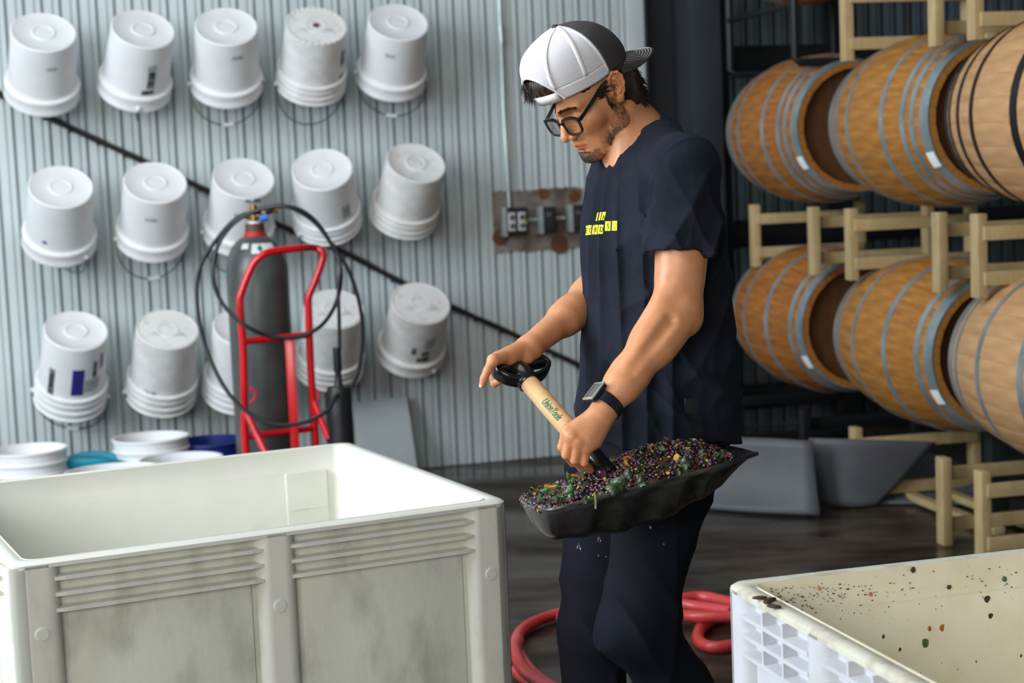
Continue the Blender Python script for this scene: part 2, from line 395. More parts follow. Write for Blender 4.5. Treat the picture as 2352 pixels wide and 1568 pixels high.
# ================================================================== THE SETTING
mb = MB(); mb.add([(-7, -5, 0), (7, -5, 0), (7, 13, 0), (-7, 13, 0), (-7, -5, -.1), (7, -5, -.1), (7, 13, -.1), (-7, 13, -.1)],
                  [(0, 1, 2, 3), (7, 6, 5, 4), (0, 4, 5, 1), (1, 5, 6, 2), (2, 6, 7, 3), (3, 7, 4, 0)])
tag(mb.build('floor', 'floor', smooth=False), kind='structure')
mb = MB(); mb.box(-7, 7, -5, 13, 5.0, 5.1); tag(mb.build('ceiling', 'ceiling', smooth=False), kind='structure')
WY = R(16.2); W0 = on_z(1150, 1060, 0); wd = Vector((math.cos(WY), math.sin(WY), 0)); wn = Vector((wd.y, -wd.x, 0))
def wall_at(x, y, off=0): return on_plane(x, y, W0+wn*off, wn)
def s_of(p): return (p-W0).dot(wd)
MW = Matrix(((wd.x, wn.x, 0, W0.x), (wd.y, wn.y, 0, W0.y), (0, 0, 1, 0), (0, 0, 0, 1)))   # wall frame: x along, y outwards, z up
def corrugated(name, s0, s1, per, dep, m, z1=5.0, off=0, minor=True):
    prof = []; s = s0; r_ = random.Random(3)
    while s < s1:
        prof += [(s, 0), (s+per*.42, 0), (s+per*.47, -dep*.35 if minor else 0), (s+per*.55, -dep*.35 if minor else 0), (s+per*.60, 0), (s+per*.80, 0), (s+per*.86, -dep), (s+per*.94, -dep)]
        s += per
    mb = MB(); n = len(prof); vs = []
    for z in (0.004, z1):
        for (a, b) in prof: vs.append(MW @ Vector((a, b+off, z)))
    fs = [(i, i+1, n+i+1, n+i) for i in range(n-1)]
    vs += [MW @ Vector((s0, off-.06, .004)), MW @ Vector((prof[-1][0], off-.06, .004)), MW @ Vector((s0, off-.06, z1)), MW @ Vector((prof[-1][0], off-.06, z1))]
    k = 2*n; fs += [(k, k+1, k+3, k+2), (0, k, k+2, n), (n-1, 2*n-1, k+3, k+1)]
    mb.add(vs, fs); o = mb.build(name, m, smooth=False); tag(o, kind='structure'); return o
sC0 = s_of(wall_at(1446, 300)); sC1 = s_of(wall_at(1486, 300)); sC2 = s_of(wall_at(1577, 300)); sC3 = s_of(wall_at(1645, 300))
corrugated('wall_back', -6.0, sC0, .0815, .030, 'wall')
mb = MB(); mb.box(sC0, sC1, -.05, .012, .004, 5, MW, .004); tag(mb.build('trim_1', 'wall'), kind='structure')
mb = MB(); mb.box(sC1, sC2+.02, -.3, -.16, 0, 5, MW); mb.box(sC2, sC3, -.3, .10, 0, 5, MW, .006); mb.box(sC1, sC1+.012, -.3, .015, 0, 5, MW)
tag(mb.build('steel_column', 'column'), kind='structure')
corrugated('wall_recess', sC3-.3, sC3+5, .0815, .022, 'wall_shaded', off=-.36)
for i, (z0, z1) in enumerate(((.12, .24), (1.0, 1.14), (1.93, 2.07), (2.42, 2.5))):
    mb = MB(); mb.box(sC3+.16, sC3+5, -.355, -.22, z0, z1, MW, .006); tag(mb.build('trim_%d' % (i+2), 'blacksteel'), kind='structure')
mb = MB(); mb.box(sC3+.1, sC3+.17, -.35, -.2, 0, 5, MW); mb.box(sC3+.80, sC3+.9, -.35, -.2, 0, 5, MW); tag(mb.build('trim_6', 'blacksteel'), kind='structure')
# right hand wall that encloses the barrel bay
mb = MB(); mb.box(4.6, 4.7, -2, 12, 0, 5); tag(mb.build('wall_right', 'wall_shaded', smooth=False), kind='structure')

# long black cable running diagonally down the wall, held by small clips
cp = [(-60, 190), (0, 215), (130, 279), (285, 350), (430, 416), (560, 478), (640, 516), (790, 580), (925, 650), (1035, 703), (1180, 768), (1325, 836), (1420, 880)]
cab = catmull([wall_at(x, y, .022) for x, y in cp], 5)
mb = MB(); mb.tube(cab, [.0135+.0015*math.sin(i*2.1) for i in range(len(cab))], 8)
o = mb.build('wall_cable', 'cable'); tag(o, 'long black cable slanting down across the corrugated wall behind the buckets', 'cable')
for i in range(3, len(cab)-2, 2):
    p = cab[i]; mb = MB(); mb.tube([p-wd*.004+Vector((0, 0, -.006)), p+wd*.004+Vector((0, 0, -.006))], .019, 8); mb.build('clip', 'cable', o)

# ------------------------------------------------------------------ hanging buckets
def bucket_mesh(L=.37, rb=.142, rt=.163, rings=2, worn=False):
    "local frame: closed bottom at z=L, open rim at z=0"
    def rr(z): return rt-.010-(rt-.010-rb)*(z/L)
    p = [(0, L-.004), (rb*.28, L-.004), (rb*.30, L-.001), (rb*.36, L-.001), (rb*.38, L-.005), (rb-.012, L-.005), (rb-.006, L), (rb, L-.004), (rr(L*.9), L*.9), (rr(.10), .10)]
    if rings == 2: p += [(rr(.10), .090), (rr(.08)+.002, .084), (rt+.003, .078), (rt+.006, .070), (rt+.004, .060), (rt+.002, .052), (rt+.002, .020), (rt+.005, .014), (rt+.006, .004), (rt+.003, -.001)]
    else: p += [(rr(.10)+.001, .112), (rt+.001, .108), (rt+.003, .100), (rt-.006, .096), (rt-.006, .078), (rt+.001, .075), (rt+.001, .069), (rt-.007, .065), (rt-.007, .043), (rt+.003, .04), (rt+.003, .033), (rt-.005, .029), (rt-.004, .008), (rt+.004, .004), (rt+.003, -.001)]
    p += [(rt-.008, .0), (rr(.1)-.004, .1), (rb-.006, L-.012), (0, L-.012)]
    mb = MB(); mb.lathe(p, 48); return mb
def patch(name, m, parent, L, a0, a1, z0, z1, rb=.142, rt=.163):
    def rr(z): return rt-.010-(rt-.010-rb)*(z/L)+.0012
    rows = []
    for i in range(9):
        a = a0+(a1-a0)*i/8; rows.append([Vector((rr(z)*math.cos(a), rr(z)*math.sin(a), z)) for z in (z0, z1)])
    mb = MB(); mb.grid(rows); return mb.build(name, m, parent)
SHAPE = {}
def bucket(bx, by, rx, ry, label, rings=2, worn=False, bot=False, bail=None, prints=()):
    pr = wall_at(rx, ry, .128+.01); pb = wall_at(bx, by, .128+.24)
    ax = (pb-pr).normalized(); L = .37; sc = (pb-pr).length/L
    key = (rings, worn)
    e = empty('white_bucket', pr); tag(e, label, 'bucket', 'white buckets hung upside down on the wall')
    # x axis points sideways (along the wall), y axis downwards-outwards
    x = (wd - ax*wd.dot(ax)).normalized(); y = ax.cross(x)
    Mx = Matrix(((x.x, y.x, ax.x), (x.y, y.y, ax.y), (x.z, y.z, ax.z))).to_4x4()
    e.matrix_world = Matrix.Translation(pr) @ Mx @ Matrix.Diagonal((1, 1, sc, 1))
    if key in SHAPE: o = link('shell', SHAPE[key], e)
    else:
        o = bucket_mesh(rings=rings).build('shell', 'bucket_worn' if worn else 'bucket', e); SHAPE[key] = o.data
    # front of the bucket is -y
    if bot:
        mb = MB(); mb.lathe([(0, L+.0005), (.05, L-.0035), (.13, L-.0035)], 40); q = mb.build('bottom_face', 'bucket_bottom', e)
        if bot == 2:
            for k in range(30):
                a = 2*math.pi*k/30; mb = MB(); mb.box(.128, .1425, -.004, .004, L-.012, L+.002, Matrix.Rotation(a, 4, 'Z')); mb.build('rim_rib', 'bucket_worn', e)
            mb = MB(); mb.ball((0, 0, L), .017, 2, (1, 1, .4)); mb.build('hub', 'rust2', e)
    for (m_, a0, a1, z0, z1) in prints:
        patch('print', m_, e, L, R(a0), R(a1), z0*L, z1*L)
    if bail:
        s, hang, rot = bail
        # wire bail hanging from two ears; rot turns the ears round the bucket
        Mi = e.matrix_world.inverted(); pts = []
        for k in range(13):
            a = math.pi*k/12; c = R(rot)
            q0 = Vector((math.cos(c)*.17*math.cos(a), math.sin(c)*.17*math.cos(a), .03))
            wq = e.matrix_world @ q0; wq = wq + Vector((0, 0, -hang*math.sin(a)**.8)) + wn*(-.035*math.sin(a))
            pts.append(Mi @ wq)
        mb = MB(); mb.tube(pts, .0036, 5); mb.build('bail', 'wire', e)
        if s:
            mb = MB(); mb.tube([pts[5].lerp(pts[6], .4), pts[6], pts[7].lerp(pts[6], .4)], .009, 8); mb.build('bail_grip', 'grip_white', e)
        for k in (0, 12):
            mb = MB(); mb.ball(pts[k], .012, 1); mb.build('ear', 'bucket', e)
    return e
G = 'print_grey'; D_ = 'print_dark'
bucket(100, 73, 96, 215, 'white bucket at the far left of the top row, small grey print near its bottom', prints=[(G, -88, -70, .70, .745)])
bucket(329, 66, 308, 206, 'tilted white bucket second in the top row with tall faded print on its side', bail=(0, .12, -90), prints=[(D_, -88, -66, .26, .33), (D_, -80, -66, .36, .62), (G, -82, -66, .62, .72)])
bucket(520, 60, 520, 198, 'white bucket third in the top row with wire bail and white grip below', bail=(1, .20, 0), prints=[(G, -88, -68, .76, .81)])
bucket(726, 58, 713, 193, 'white bucket with notched dirty bottom and rusty hub, fourth in the top row', rings=3, worn=True, bot=2, bail=(0, .21, 8), prints=[(D_, -42, -28, .26, .36), (D_, -42, -26, .50, .76)])
bucket(915, 50, 897, 184, 'clean white bucket at the right end of the top row, bail grip showing below', bail=(1, .19, -12), prints=[(G, -122, -104, .70, .75)])
bucket(140, 428, 136, 556, 'white bucket at the left end of the middle row with tiny blue mark', bail=(0, .13, -50), prints=[('print_purple', -124, -116, .34, .38)])
bucket(357, 418, 348, 547, 'bright clean white bucket second in the middle row, below the black cable', bail=(1, .21, 10), prints=[(G, -112, -92, .68, .73)])
bucket(560, 408, 546, 536, 'white bucket in the middle row directly behind the gas cylinder valve', bail=(1, .21, 5), prints=[(G, -112, -92, .68, .73)])
bucket(740, 388, 752, 508, 'white bucket in the middle row right of the cylinder, behind the black hose loops', rings=3, bail=(0, .10, 30), prints=[(G, -66, -48, .38, .60)])
bucket(956, 373, 925, 497, 'strongly tilted white bucket at the right end of the middle row', rings=3, worn=True)
bucket(175, 758, 161, 915, 'white bucket with purple printed block in the bottom row', rings=3, bail=(1, .17, -8), prints=[('print_purple', -97, -76, .36, .72), (D_, -60, -51, .58, .80), (D_, -44, -36, .66, .86), ('print_lines', -74, -44, .40, .56), (D_, -76, -50, .26, .30), (D_, -140, -128, .30, .66)])
bucket(385, 755, 369, 905, 'worn white bucket with scuffed grooved bottom, second in the bottom row', rings=3, worn=True, bot=1, bail=(0, .13, 5), prints=[(D_, -126, -100, .22, .27), ('print_lines', -132, -108, .28, .34)])
bucket(560, 750, 545, 900, 'white bucket in the bottom row mostly hidden behind the gas cylinder', rings=3)
bucket(768, 708, 755, 845, 'worn white bucket in the bottom row seen through the red hand truck', rings=3, worn=True, bot=1)
bucket(967, 695, 941, 812, 'dirty white bucket with black shipping print at the right end of the bottom row', worn=True, bot=1, bail=(0, .08, -60), prints=[(D_, -96, -72, .28, .36), (D_, -88, -74, .38, .47), (D_, -108, -100, .42, .54), (G, -86, -64, .52, .70)])

# rusty plate, junction boxes, conduit
mb = MB(); s0, s1 = s_of(wall_at(1133, 500)), s_of(wall_at(1336, 500)); z0, z1 = wall_at(1140, 578).z, wall_at(1240, 434).z
n = 24
top = [(s0+(s1-s0)*i/n, z1+random.uniform(-.006, .006)) for i in range(n+1)]; bot = [(s0+(s1-s0)*i/n, z0+random.uniform(-.008, .008)) for i in range(n+1)]
rows = [[MW @ Vector((a, .016, b)) for a, b in top], [MW @ Vector((a, .016, b)) for a, b in bot], [MW @ Vector((a, .001, b)) for a, b in bot], [MW @ Vector((a, .001, b)) for a, b in top]]
mb.grid(rows, closed_u=True)
pl = mb.build('rusty_plate', 'rust', smooth=False); tag(pl, 'rusty steel backing plate screwed to the corrugated wall behind the man', 'metal plate')
for (px, py, r_) in ((1285, 560, .05), (1150, 545, .045), (1250, 445, .03), (1320, 450, .035)):
    mb = MB(); c = wall_at(px, py, .0165); mb.lathe([(0, .0006), (r_*.6, .0006), (r_, 0)], 9, Matrix.Translation(c) @ ori(wn)); mb.build('rust_patch', 'rust2', pl)
def jbox(px, py, w_, h_, label, double=False):
    c = wall_at(px, py, .018); Mb = Matrix.Translation(c) @ MW.to_3x3().to_4x4()
    e = empty('outlet_box', c); tag(e, label, 'electrical box'); Mi = Matrix.Translation(-c)
    def bb(name, m_, *a, bev=.004):
        mb = MB(); mb.box(*a, Mi @ Mb, bev); return mb.build(name, m_, e)
    bb('body', 'box', -w_/2, w_/2, 0, .075, -h_/2, h_/2); bb('cover', 'conduit', -w_/2-.006, -w_/2+.012, .01, .082, -h_/2-.004, h_/2+.004, bev=.003)
    if double:
        for sx_ in (-.024, .028):
            bb('socket_face', 'outlet', sx_-.019, sx_+.019, .075, .083, -.046, .046)
            for sz in (-.021, .021): bb('socket', 'steel', sx_-.012, sx_+.012, .083, .087, sz-.012, sz+.012)
        mb = MB(); mb.lathe([(0, .003), (.007, .003), (.009, 0)], 12, Mi @ Mb @ Matrix.Translation((.044, .087, -.006)) @ Matrix.Rotation(-math.pi/2, 4, 'X')); mb.build('indicator', 'stem_green', e)
    else:
        bb('plate', 'box', -w_/2+.012, w_/2-.012, .075, .081, -h_/2+.014, h_/2-.014); 
        mb = MB(); mb.lathe([(0, .014), (.012, .012), (.014, 0)], 14, Mi @ Mb @ Matrix.Translation((0, .081, .026)) @ Matrix.Rotation(-math.pi/2, 4, 'X')); mb.build('switch_knob', 'steel', e)
    return e
jbox(1176, 508, .118, .138, 'dark double outlet box with pale sockets under the conduit', True)
jbox(1250, 504, .080, .128, 'small dark switch box in the middle of the rusty plate')
jbox(1318, 500, .080, .128, "small dark switch box next to the man's shirt on the rusty plate")
mb = MB(); mb.tube([wall_at(1146, -30, .03), wall_at(1157, 250, .03), wall_at(1170, 475, .03)], .0105, 10)
o = mb.build('conduit', 'conduit'); tag(o, 'galvanised vertical conduit running down to the double outlet box', 'pipe')
mb = MB(); mb.tube([wall_at(1149.5, 55, .03), wall_at(1152, 100, .03)], .0155, 10); mb.build('coupling', 'conduit', o)
for (a, b, l) in ((1203, 1232, 'short conduit between the double outlet box and the middle switch box'), (1271, 1297, 'short conduit between the two small switch boxes')):
    mb = MB(); mb.tube([wall_at(a, 506-(a-1200)*.06, .05), wall_at(b, 506-(b-1200)*.06, .05)], .010, 10); tag(mb.build('conduit', 'conduit'), l, 'pipe')

# ------------------------------------------------------------------ things on the floor behind the left bin
def floor_bucket(px, py, Y, label, m='bucket', H=.37, r=.165, name='white_bucket', grp=None, z=None):
    c = P(px, py, Y); zt = c.z; zb = 0 if z is None else z
    e = empty(name, (c.x, c.y, zb)); tag(e, label, 'bucket', grp); H = zt-zb
    rb = r-.022
    pr = [(0, 0), (rb-.004, 0), (rb, .004), (rb+(r-rb)*.75, H-.11), (r+.003, H-.105), (r+.003, H-.097), (r-.004, H-.094), (r-.004, H-.062), (r+.003, H-.058), (r+.003, H-.05), (r-.003, H-.047), (r-.002, H-.012), (r+.004, H-.009), (r+.003, H), (r-.005, H), (r-.009, H-.1), (rb-.006, .01), (0, .01)]
    mb = MB(); mb.lathe(pr, 40); mb.build('shell', m, e); return e
stk = 'white buckets standing on the floor behind the cream bin'
floor_bucket(62, 1030, 7.3, 'upper white bucket nested in the stack at the far left floor', grp=stk, z=.24)
floor_bucket(66, 1078, 7.32, 'lower white bucket of the stack at the far left floor', grp=stk)
floor_bucket(346, 1002, 7.6, 'upper white bucket of the floor stack left of the blue tub', grp=stk, z=.20)
floor_bucket(352, 1044, 7.6, 'lower white bucket of the floor stack left of the blue tub', grp=stk)
floor_bucket(262, 1080, 6.7, 'white bucket on the floor whose open rim peeks over the bin beside teal fabric', grp=stk, r=.19)
floor_bucket(415, 1052, 7.1, 'low white bucket directly in front of the blue tub', grp=stk, r=.17)
floor_bucket(482, 1010, 7.75, 'navy blue plastic tub on the floor beside the gas cylinder', 'blue_tub', r=.16, name='blue_tub')
c = P(205, 1094, 7.45); mb = MB()
mb.lathe([(.0, .06), (.10, .055), (.17, .02), (.20, -.05), (.2, -.13), (.19, -c.z), (0, -c.z)], 28)
mb.tube(catmull([(-.17, .0, .03), (-.05, -.1, .075), (.1, -.08, .07), (.17, .02, .03), (.05, .1, .07), (-.08, .1, .065)], 6, True), .022, 8, closed=True)
tag(mb.build('teal_bundle', 'teal', loc=c), 'teal rope or fabric bundle on the floor between two white bucket stacks', 'bundle')

# clear sheet leaning on the wall
a = wall_at(808, 925, .05); b_ = wall_at(935, 918, .05); zt = a.z; sa, sb = s_of(a), s_of(b_)
mb = MB(); mb.add([MW @ Vector(q) for q in ((sa, .05, zt), (sb, .05, zt+.01), (sb, .22, .0), (sa, .22, .0), (sa, .045, zt), (sb, .045, zt+.01), (sb, .21, .0), (sa, .21, .0))],
    [(0, 1, 2, 3), (7, 6, 5, 4), (0, 4, 5, 1), (1, 5, 6, 2), (2, 6, 7, 3), (3, 7, 4, 0)])
tag(mb.build('plastic_sheet', 'sheet', smooth=False), 'translucent grey plastic sheet leaning against the wall right of the cylinder', 'sheet')

# ------------------------------------------------------------------ gas cylinder on red hand truck
gc = P(601, 800, 7.2); gc.z = 0
e = empty('gas_cylinder', gc); tag(e, 'tall dark grey gas cylinder with white stickers standing on the red hand truck', 'gas cylinder')
zt = P(600, 540, 7.2).z; r0 = .128; zs = P(600, 625, 7.2).z; z0 = .03
pr = [(0, z0), (r0-.01, z0), (r0, z0+.015), (r0, zs)]
for k in range(1, 9):
    a = k/8*math.pi/2; pr.append((r0*math.cos(a)*.78+.028 if k < 8 else .034, zs+(zt-zs)*math.sin(a)))
mb = MB(); mb.lathe([(r_, z) for r_, z in pr]+[(0, zt)], 40); mb.build('cylinder_body', 'tank', e)
def ring(name, m_, za, zb, ra, rb_): mb = MB(); mb.lathe([(0, za), (ra, za), (rb_, zb), (0, zb)], 28); return mb.build(name, m_, e)
zz = lambda y: P(600, y, 7.2).z
ring('red_band', 'redband', zz(548), zz(530), .055, .040); ring('collar', 'neckrust', zz(531), zz(512), .041, .038); ring('neck_ring', 'label_white', zz(512), zz(508), .026, .024)
vb = ring('valve_body', 'brass', zz(509), zz(470), .016, .014)
mb = MB(); mb.tube([(0, 0, zz(492)), (.06, -.01, zz(487)), (.10, -.01, zz(482))], .011, 10); mb.tube([(-.035, 0, zz(495)), (.03, 0, zz(495))], .014, 10); mb.build('valve_outlet', 'brass', e)
mb = MB(); mb.tube([(.03, -.03, zz(502)), (.06, -.03, zz(498))], .016, 10); mb.build('blue_fitting', 'bluevalve', e)
mb = MB(); mb.lathe([(0, zz(465)), (.012, zz(465)), (.030, zz(464)), (.034, zz(461)), (.030, zz(457)), (.012, zz(459)), (.01, zz(456)), (0, zz(456))], 20); mb.build('valve_handwheel', 'steel', e)
def sticker(name, m_, a0, a1, za, zb, rad=None, parent=e):
    rows = []
    for i in range(9):
        a = R(a0+(a1-a0)*i/8); row = []
        for z in (za, (za+zb)/2, zb):
            # radius of the shoulder at this height
            if z <= zs: rr_ = r0
            else:
                q = min(1, (z-zs)/(zt-zs)); rr_ = r0*math.cos(math.asin(q))*.78+.028 if q > .19 else r0*(1-.0*q)
                qa = math.asin(q)/(math.pi/2)*8; i0 = int(qa); f = qa-i0
                A_ = pr[3+i0]; B_ = pr[min(11, 4+i0)]; rr_ = A_[0]+(B_[0]-A_[0])*f
            rr_ += .0015; row.append(Vector((rr_*math.cos(a), rr_*math.sin(a), z)))
        rows.append(row)
    mb = MB(); mb.grid(rows); return mb.build(name, m_, parent)
sticker('sticker', 'label_white', -118, -100, zz(568), zz(556)); lb = sticker('hazard_label', 'label_white', -92, -36, zz(579), zz(557))
c = Vector((math.cos(R(-75))*.122, math.sin(R(-75))*.122, zz(568))); 
mb = MB(); t_ = Vector((-math.sin(R(-75)), math.cos(R(-75)), 0)); nn = Vector((math.cos(R(-75)), math.sin(R(-75)), .5)).normalized(); up_ = nn.cross(t_)*-1
sticker('green_diamond', 'label_green', -80, -66, zz(576), zz(559))
# re-shape the last patch into a diamond
dm = bpy.data.objects['green_diamond'].data; vs = [v.co.copy() for v in dm.vertices]; cc = sum(vs, Vector())/len(vs)
for i, v in enumerate(dm.vertices):
    col = i//3; row = i % 3; k = 1-abs(col-4)/4; mid = vs[col*3+1]; v.co = mid+(vs[i]-mid)*k+Vector((0, -.0012, 0))

tk = empty('hand_truck', (gc.x+.03, gc.y-.18, 0)); tag(tk, 'red tubular steel hand truck carrying the grey gas cylinder', 'hand truck')
off = -Vector(tk.location)
def tb(name, m_, pts, r_, parent=tk, n=12, o_=off, per=8, smooth=True, closed=False):
    q = [P(*p) for p in pts]; q = catmull(q, per, closed) if smooth else q
    mb = MB(); mb.tube([v+o_ for v in q], r_, n, closed=closed); return mb.build(name, m_, parent)
def dn(x, y, Y, z): p = P(x, y, Y); return Vector((p.x, p.y, z))
YA, YB = 6.95, 7.12
pts = [P(*p) for p in ((562, 985, YA), (561, 900, YA), (558, 790, YA), (551, 700, YA), (556, 668, YA), (580, 610, YA), (600, 588, YA), (628, 577, YA+.03), (690, 570, YA+.1), (722, 569, YB), (740, 577, YB), (740, 600, YB), (722, 650, YB), (709, 682, YB), (709, 720, YB), (714, 850, YB), (722, 960, YB))]
a = pts[0].copy(); a.z = .05; b_ = pts[-1].copy(); b_.z = .05; mid = catmull(pts, 6)
mb = MB(); mb.tube([a+off]+[v+off for v in mid]+[b_+off], .0155, 12); mb.build('frame_tube', 'redpaint', tk)
def bar(name, p, q, w_=.016, flat=1): 
    mb = MB(); mb.tube([P(*p)+off, P(*q)+off], w_, 10, flat=flat); mb.build(name, 'redpaint', tk)
bar('cross_bar', (560, 784, YA), (714, 768, YB), .014); bar('cross_bar', (563, 1003, YA), (724, 982, YB), .014)
p = P(664, 772, YA+.1); q = p.copy(); q.z = .05; mb = MB(); mb.box(-.018, .018, -.006, .006, q.z, p.z, Matrix.Translation(Vector((p.x, p.y, 0))+off), .002); mb.build('centre_strap', 'redpaint', tk)
for (p, q, Y) in (((562, 940), (610, 1040), YA-.08), ((722, 925), (756, 1010), YB-.08)):
    bar('brace', (*p, Y+.06), (*q, Y-.05), .014)
for s_, (px, Y) in enumerate(((571, YA), (716, YB))):
    mb = MB(); mb.tube(catmull([P(px, 890, Y)+off, P(px+16, 898, Y)+off, P(px+14, 915, Y)+off, P(px+2, 925, Y)+off], 4), .005, 6); mb.build('chain_hook', 'redpaint', tk)
xa = (a.x+b_.x)/2-tk.location.x; ya = (a.y+b_.y)/2-tk.location.y
mb = MB(); mb.box(xa-.17, xa+.17, ya-.01, ya+.34, .018, .03); mb.build('toe_plate', 'redpaint', tk)
for v in (a, b_):
    q = v+off; sgn = -1 if v is a else 1
    mb = MB(); mb.lathe([(0, -.025), (.06, -.025), (.115, -.03), (.125, 0), (.115, .03), (.06, .025), (0, .025)], 28, Matrix.Translation((q.x+sgn*.06, q.y-.05, .125)) @ Matrix.Rotation(math.pi/2, 4, 'Y')); mb.build('wheel', 'rubber', tk)
# black gas hose
h0 = [(612, 488, 7.05), (640, 474, 7.02), (690, 482, 7.0), (735, 520, 7.0), (775, 590, 7.0), (783, 640, 7.0), (770, 700, 6.96), (735, 750, 6.9), (680, 775, 6.88), (620, 772, 6.86), (560, 745, 6.84), (510, 695, 6.9), (490, 635, 6.98), (500, 565, 7.0), (540, 510, 7.0), (600, 480, 6.98), (660, 475, 6.96),
      (720, 508, 6.98), (765, 565, 6.98), (800, 620, 6.98), (824, 690, 6.98), (833, 760, 6.98), (826, 840, 6.98), (808, 888, 6.98)]
hs = catmull([P(*p) for p in h0], 7)
mb = MB(); mb.tube(hs, .0085, 8); hz = mb.build('gas_hose', 'rubber'); tag(hz, 'black gas hose hanging in round loops from the cylinder valve', 'hose')
h1 = [(600, 486, 7.0), (545, 500, 7.0), (490, 560, 7.0), (458, 620, 7.0), (453, 700, 6.98), (470, 790, 6.94), (510, 880, 6.88), (560, 940, 6.84), (620, 972, 6.82), (690, 972, 6.82), (748, 945, 6.84), (775, 905, 6.9)]
mb = MB(); mb.tube(catmull([P(*p) for p in h1], 7), .0085, 8); mb.build('hose_loop', 'rubber', hz)
h2 = [(765, 560, 7.0), (782, 610, 6.97), (777, 660, 6.96), (779, 730, 6.96), (780, 805, 6.96)]
mb = MB(); mb.tube(catmull([P(*p) for p in h2], 6), .0075, 8); mb.build('hose_drop', 'rubber', hz)
c = P(779, 905, 6.96); e = empty('gas_wand', (c.x, c.y, 0)); tag(e, 'black rubber sleeved heater wand hanging upright on the gas hose', 'wand')
zw = lambda y: P(779, y, 6.96).z
mb = MB(); mb.lathe([(0, zw(798)), (.016, zw(798)), (.017, zw(850)), (.0125, zw(858)), (.016, zw(880)), (.024, zw(890)), (0, zw(890))], 20); mb.build('grip', 'rubber', e)
mb = MB(); mb.lathe([(0, zw(886)), (.045, zw(887)), (.05, zw(896)), (.051, .30), (.048, .26), (0, .26)], 28); mb.build('sleeve', 'rubber', e)
mb = MB(); mb.lathe([(0, .27), (.035, .27), (.035, .012), (.06, .01), (.06, 0), (0, 0)], 20); mb.build('foot', 'steel', e)
# ------------------------------------------------------------------ barrels
BD = Vector((.209, -.978, 0)).normalized(); BS = Vector((-BD.y, BD.x, 0))*-1    # axis towards the near head; BS points to the aisle (left)
if BS.x > 0: BS = -BS
def cX(Y): return 1.735+(7.05-Y)*.213
BL, RB, RH = .94, .345, .287
def rprof(z): return RB-(RB-RH)*(abs(z)/(BL/2))**2
NST = 26
def stave_mesh(m):
    me_rows = []; mb = MB(); A = math.pi/NST*.993; nz = 10
    for j in range(nz+1):
        z = -BL/2+BL*j/nz; r = rprof(z); row = []
        for (a, dr) in ((-A, -.028), (-A, -.001), (-A*.9, 0), (0, .0004), (A*.9, 0), (A, -.001), (A, -.028)):
            row.append(Vector(((r+dr)*math.cos(a), (r+dr)*math.sin(a), z)))
        me_rows.append(row)
    mb.grid(me_rows, closed_v=True); n = 7
    mb.f.append(tuple(range(n))); mb.mi.append(0); mb.f.append(tuple(range(nz*n, nz*n+n))[::-1]); mb.mi.append(0)
    o = mb.build('stave', m); me = o.data; bpy.data.objects.remove(o); return me
STV = {k: stave_mesh(k) for k in ('stave', 'stave_pale', 'stave_red')}
def barrel(Y, z, label, wood_='stave', hoops='std', hm='hoop', dx=0, tagz=True):
    c = Vector((cX(Y)+dx, Y, z)); e = empty('wine_barrel', c); tag(e, label, 'barrel', 'oak wine barrels lying on the racks')
    Mo = ori(BD, (0, 0, 1)); e.matrix_world = Matrix.Translation(c) @ Mo
    for i in range(NST):
        s = link('stave', STV[wood_], e, smooth=False); s.rotation_euler = (0, 0, 2*math.pi*(i+.37)/NST)
    hp = {'std': [(.445, .05), (.372, .027), (.312, .027), (.165, .03), (-.165, .03), (-.325, .027), (-.38, .027), (-.445, .05)],
          'few': [(.445, .05), (.375, .03), (.15, .034), (-.15, .03), (-.37, .027), (-.445, .05)],
          'blk': [(.445, .05), (.30, .03), (.13, .04), (-.17, .028), (-.30, .028), (-.40, .022), (-.45, .035)]}[hoops]
    for (zc, w_) in hp:
        za, zb = zc-w_/2, zc+w_/2; mb = MB()
        mb.lathe([(rprof(za)-.003, za), (rprof(za)+.003, za), (rprof(zb)+.003, zb), (rprof(zb)-.003, zb)], 56)
        h = mb.build('hoop', hm, e)
    for s in (1, -1):
        mb = MB(); mb.lathe([(0, s*(BL/2-.035)), (RH-.01, s*(BL/2-.035)), (RH-.01, s*(BL/2-.06)), (0, s*(BL/2-.06))], 40); mb.build('head', 'head', e)
    if tagz:
        # sticker on the near end, lower left side
        A0 = (e.matrix_world.to_3x3().transposed() @ Vector((-.86, 0, -.5))); a = math.atan2(A0.y, A0.x)
        rows = [[Vector(((rprof(q)+.005)*math.cos(a+t), (rprof(q)+.005)*math.sin(a+t), q)) for q in (.42, .465)] for t in (-.11, -.05, 0, .05, .11)]
        mb = MB(); mb.grid(rows); mb.build('hoop_sticker', 'label_white', e)
    return e
barrel(8.25, 1.60, 'oak barrel at the far left of the upper row, next to the dark column', 'stave_red')
barrel(6.98, 1.60, 'middle oak barrel of the upper row with wide bright galvanised hoops', 'stave')
barrel(5.93, 1.60, 'pale oak barrel with black hoops cut by the right edge in the upper row', 'stave_pale', 'blk', 'hoop_black')
barrel(8.25, .71, 'amber oak barrel at the far left of the lower row', 'stave_red', 'few')
barrel(6.98, .71, 'middle oak barrel of the lower row between the wooden racks', 'stave', 'few')
barrel(5.93, .71, 'pale oak barrel with galvanised hoops cut by the right edge in the lower row', 'stave_pale', 'few')
barrel(8.25, 2.53, 'oak barrel whose underside shows at the top edge above the black steel frame', 'stave_red')
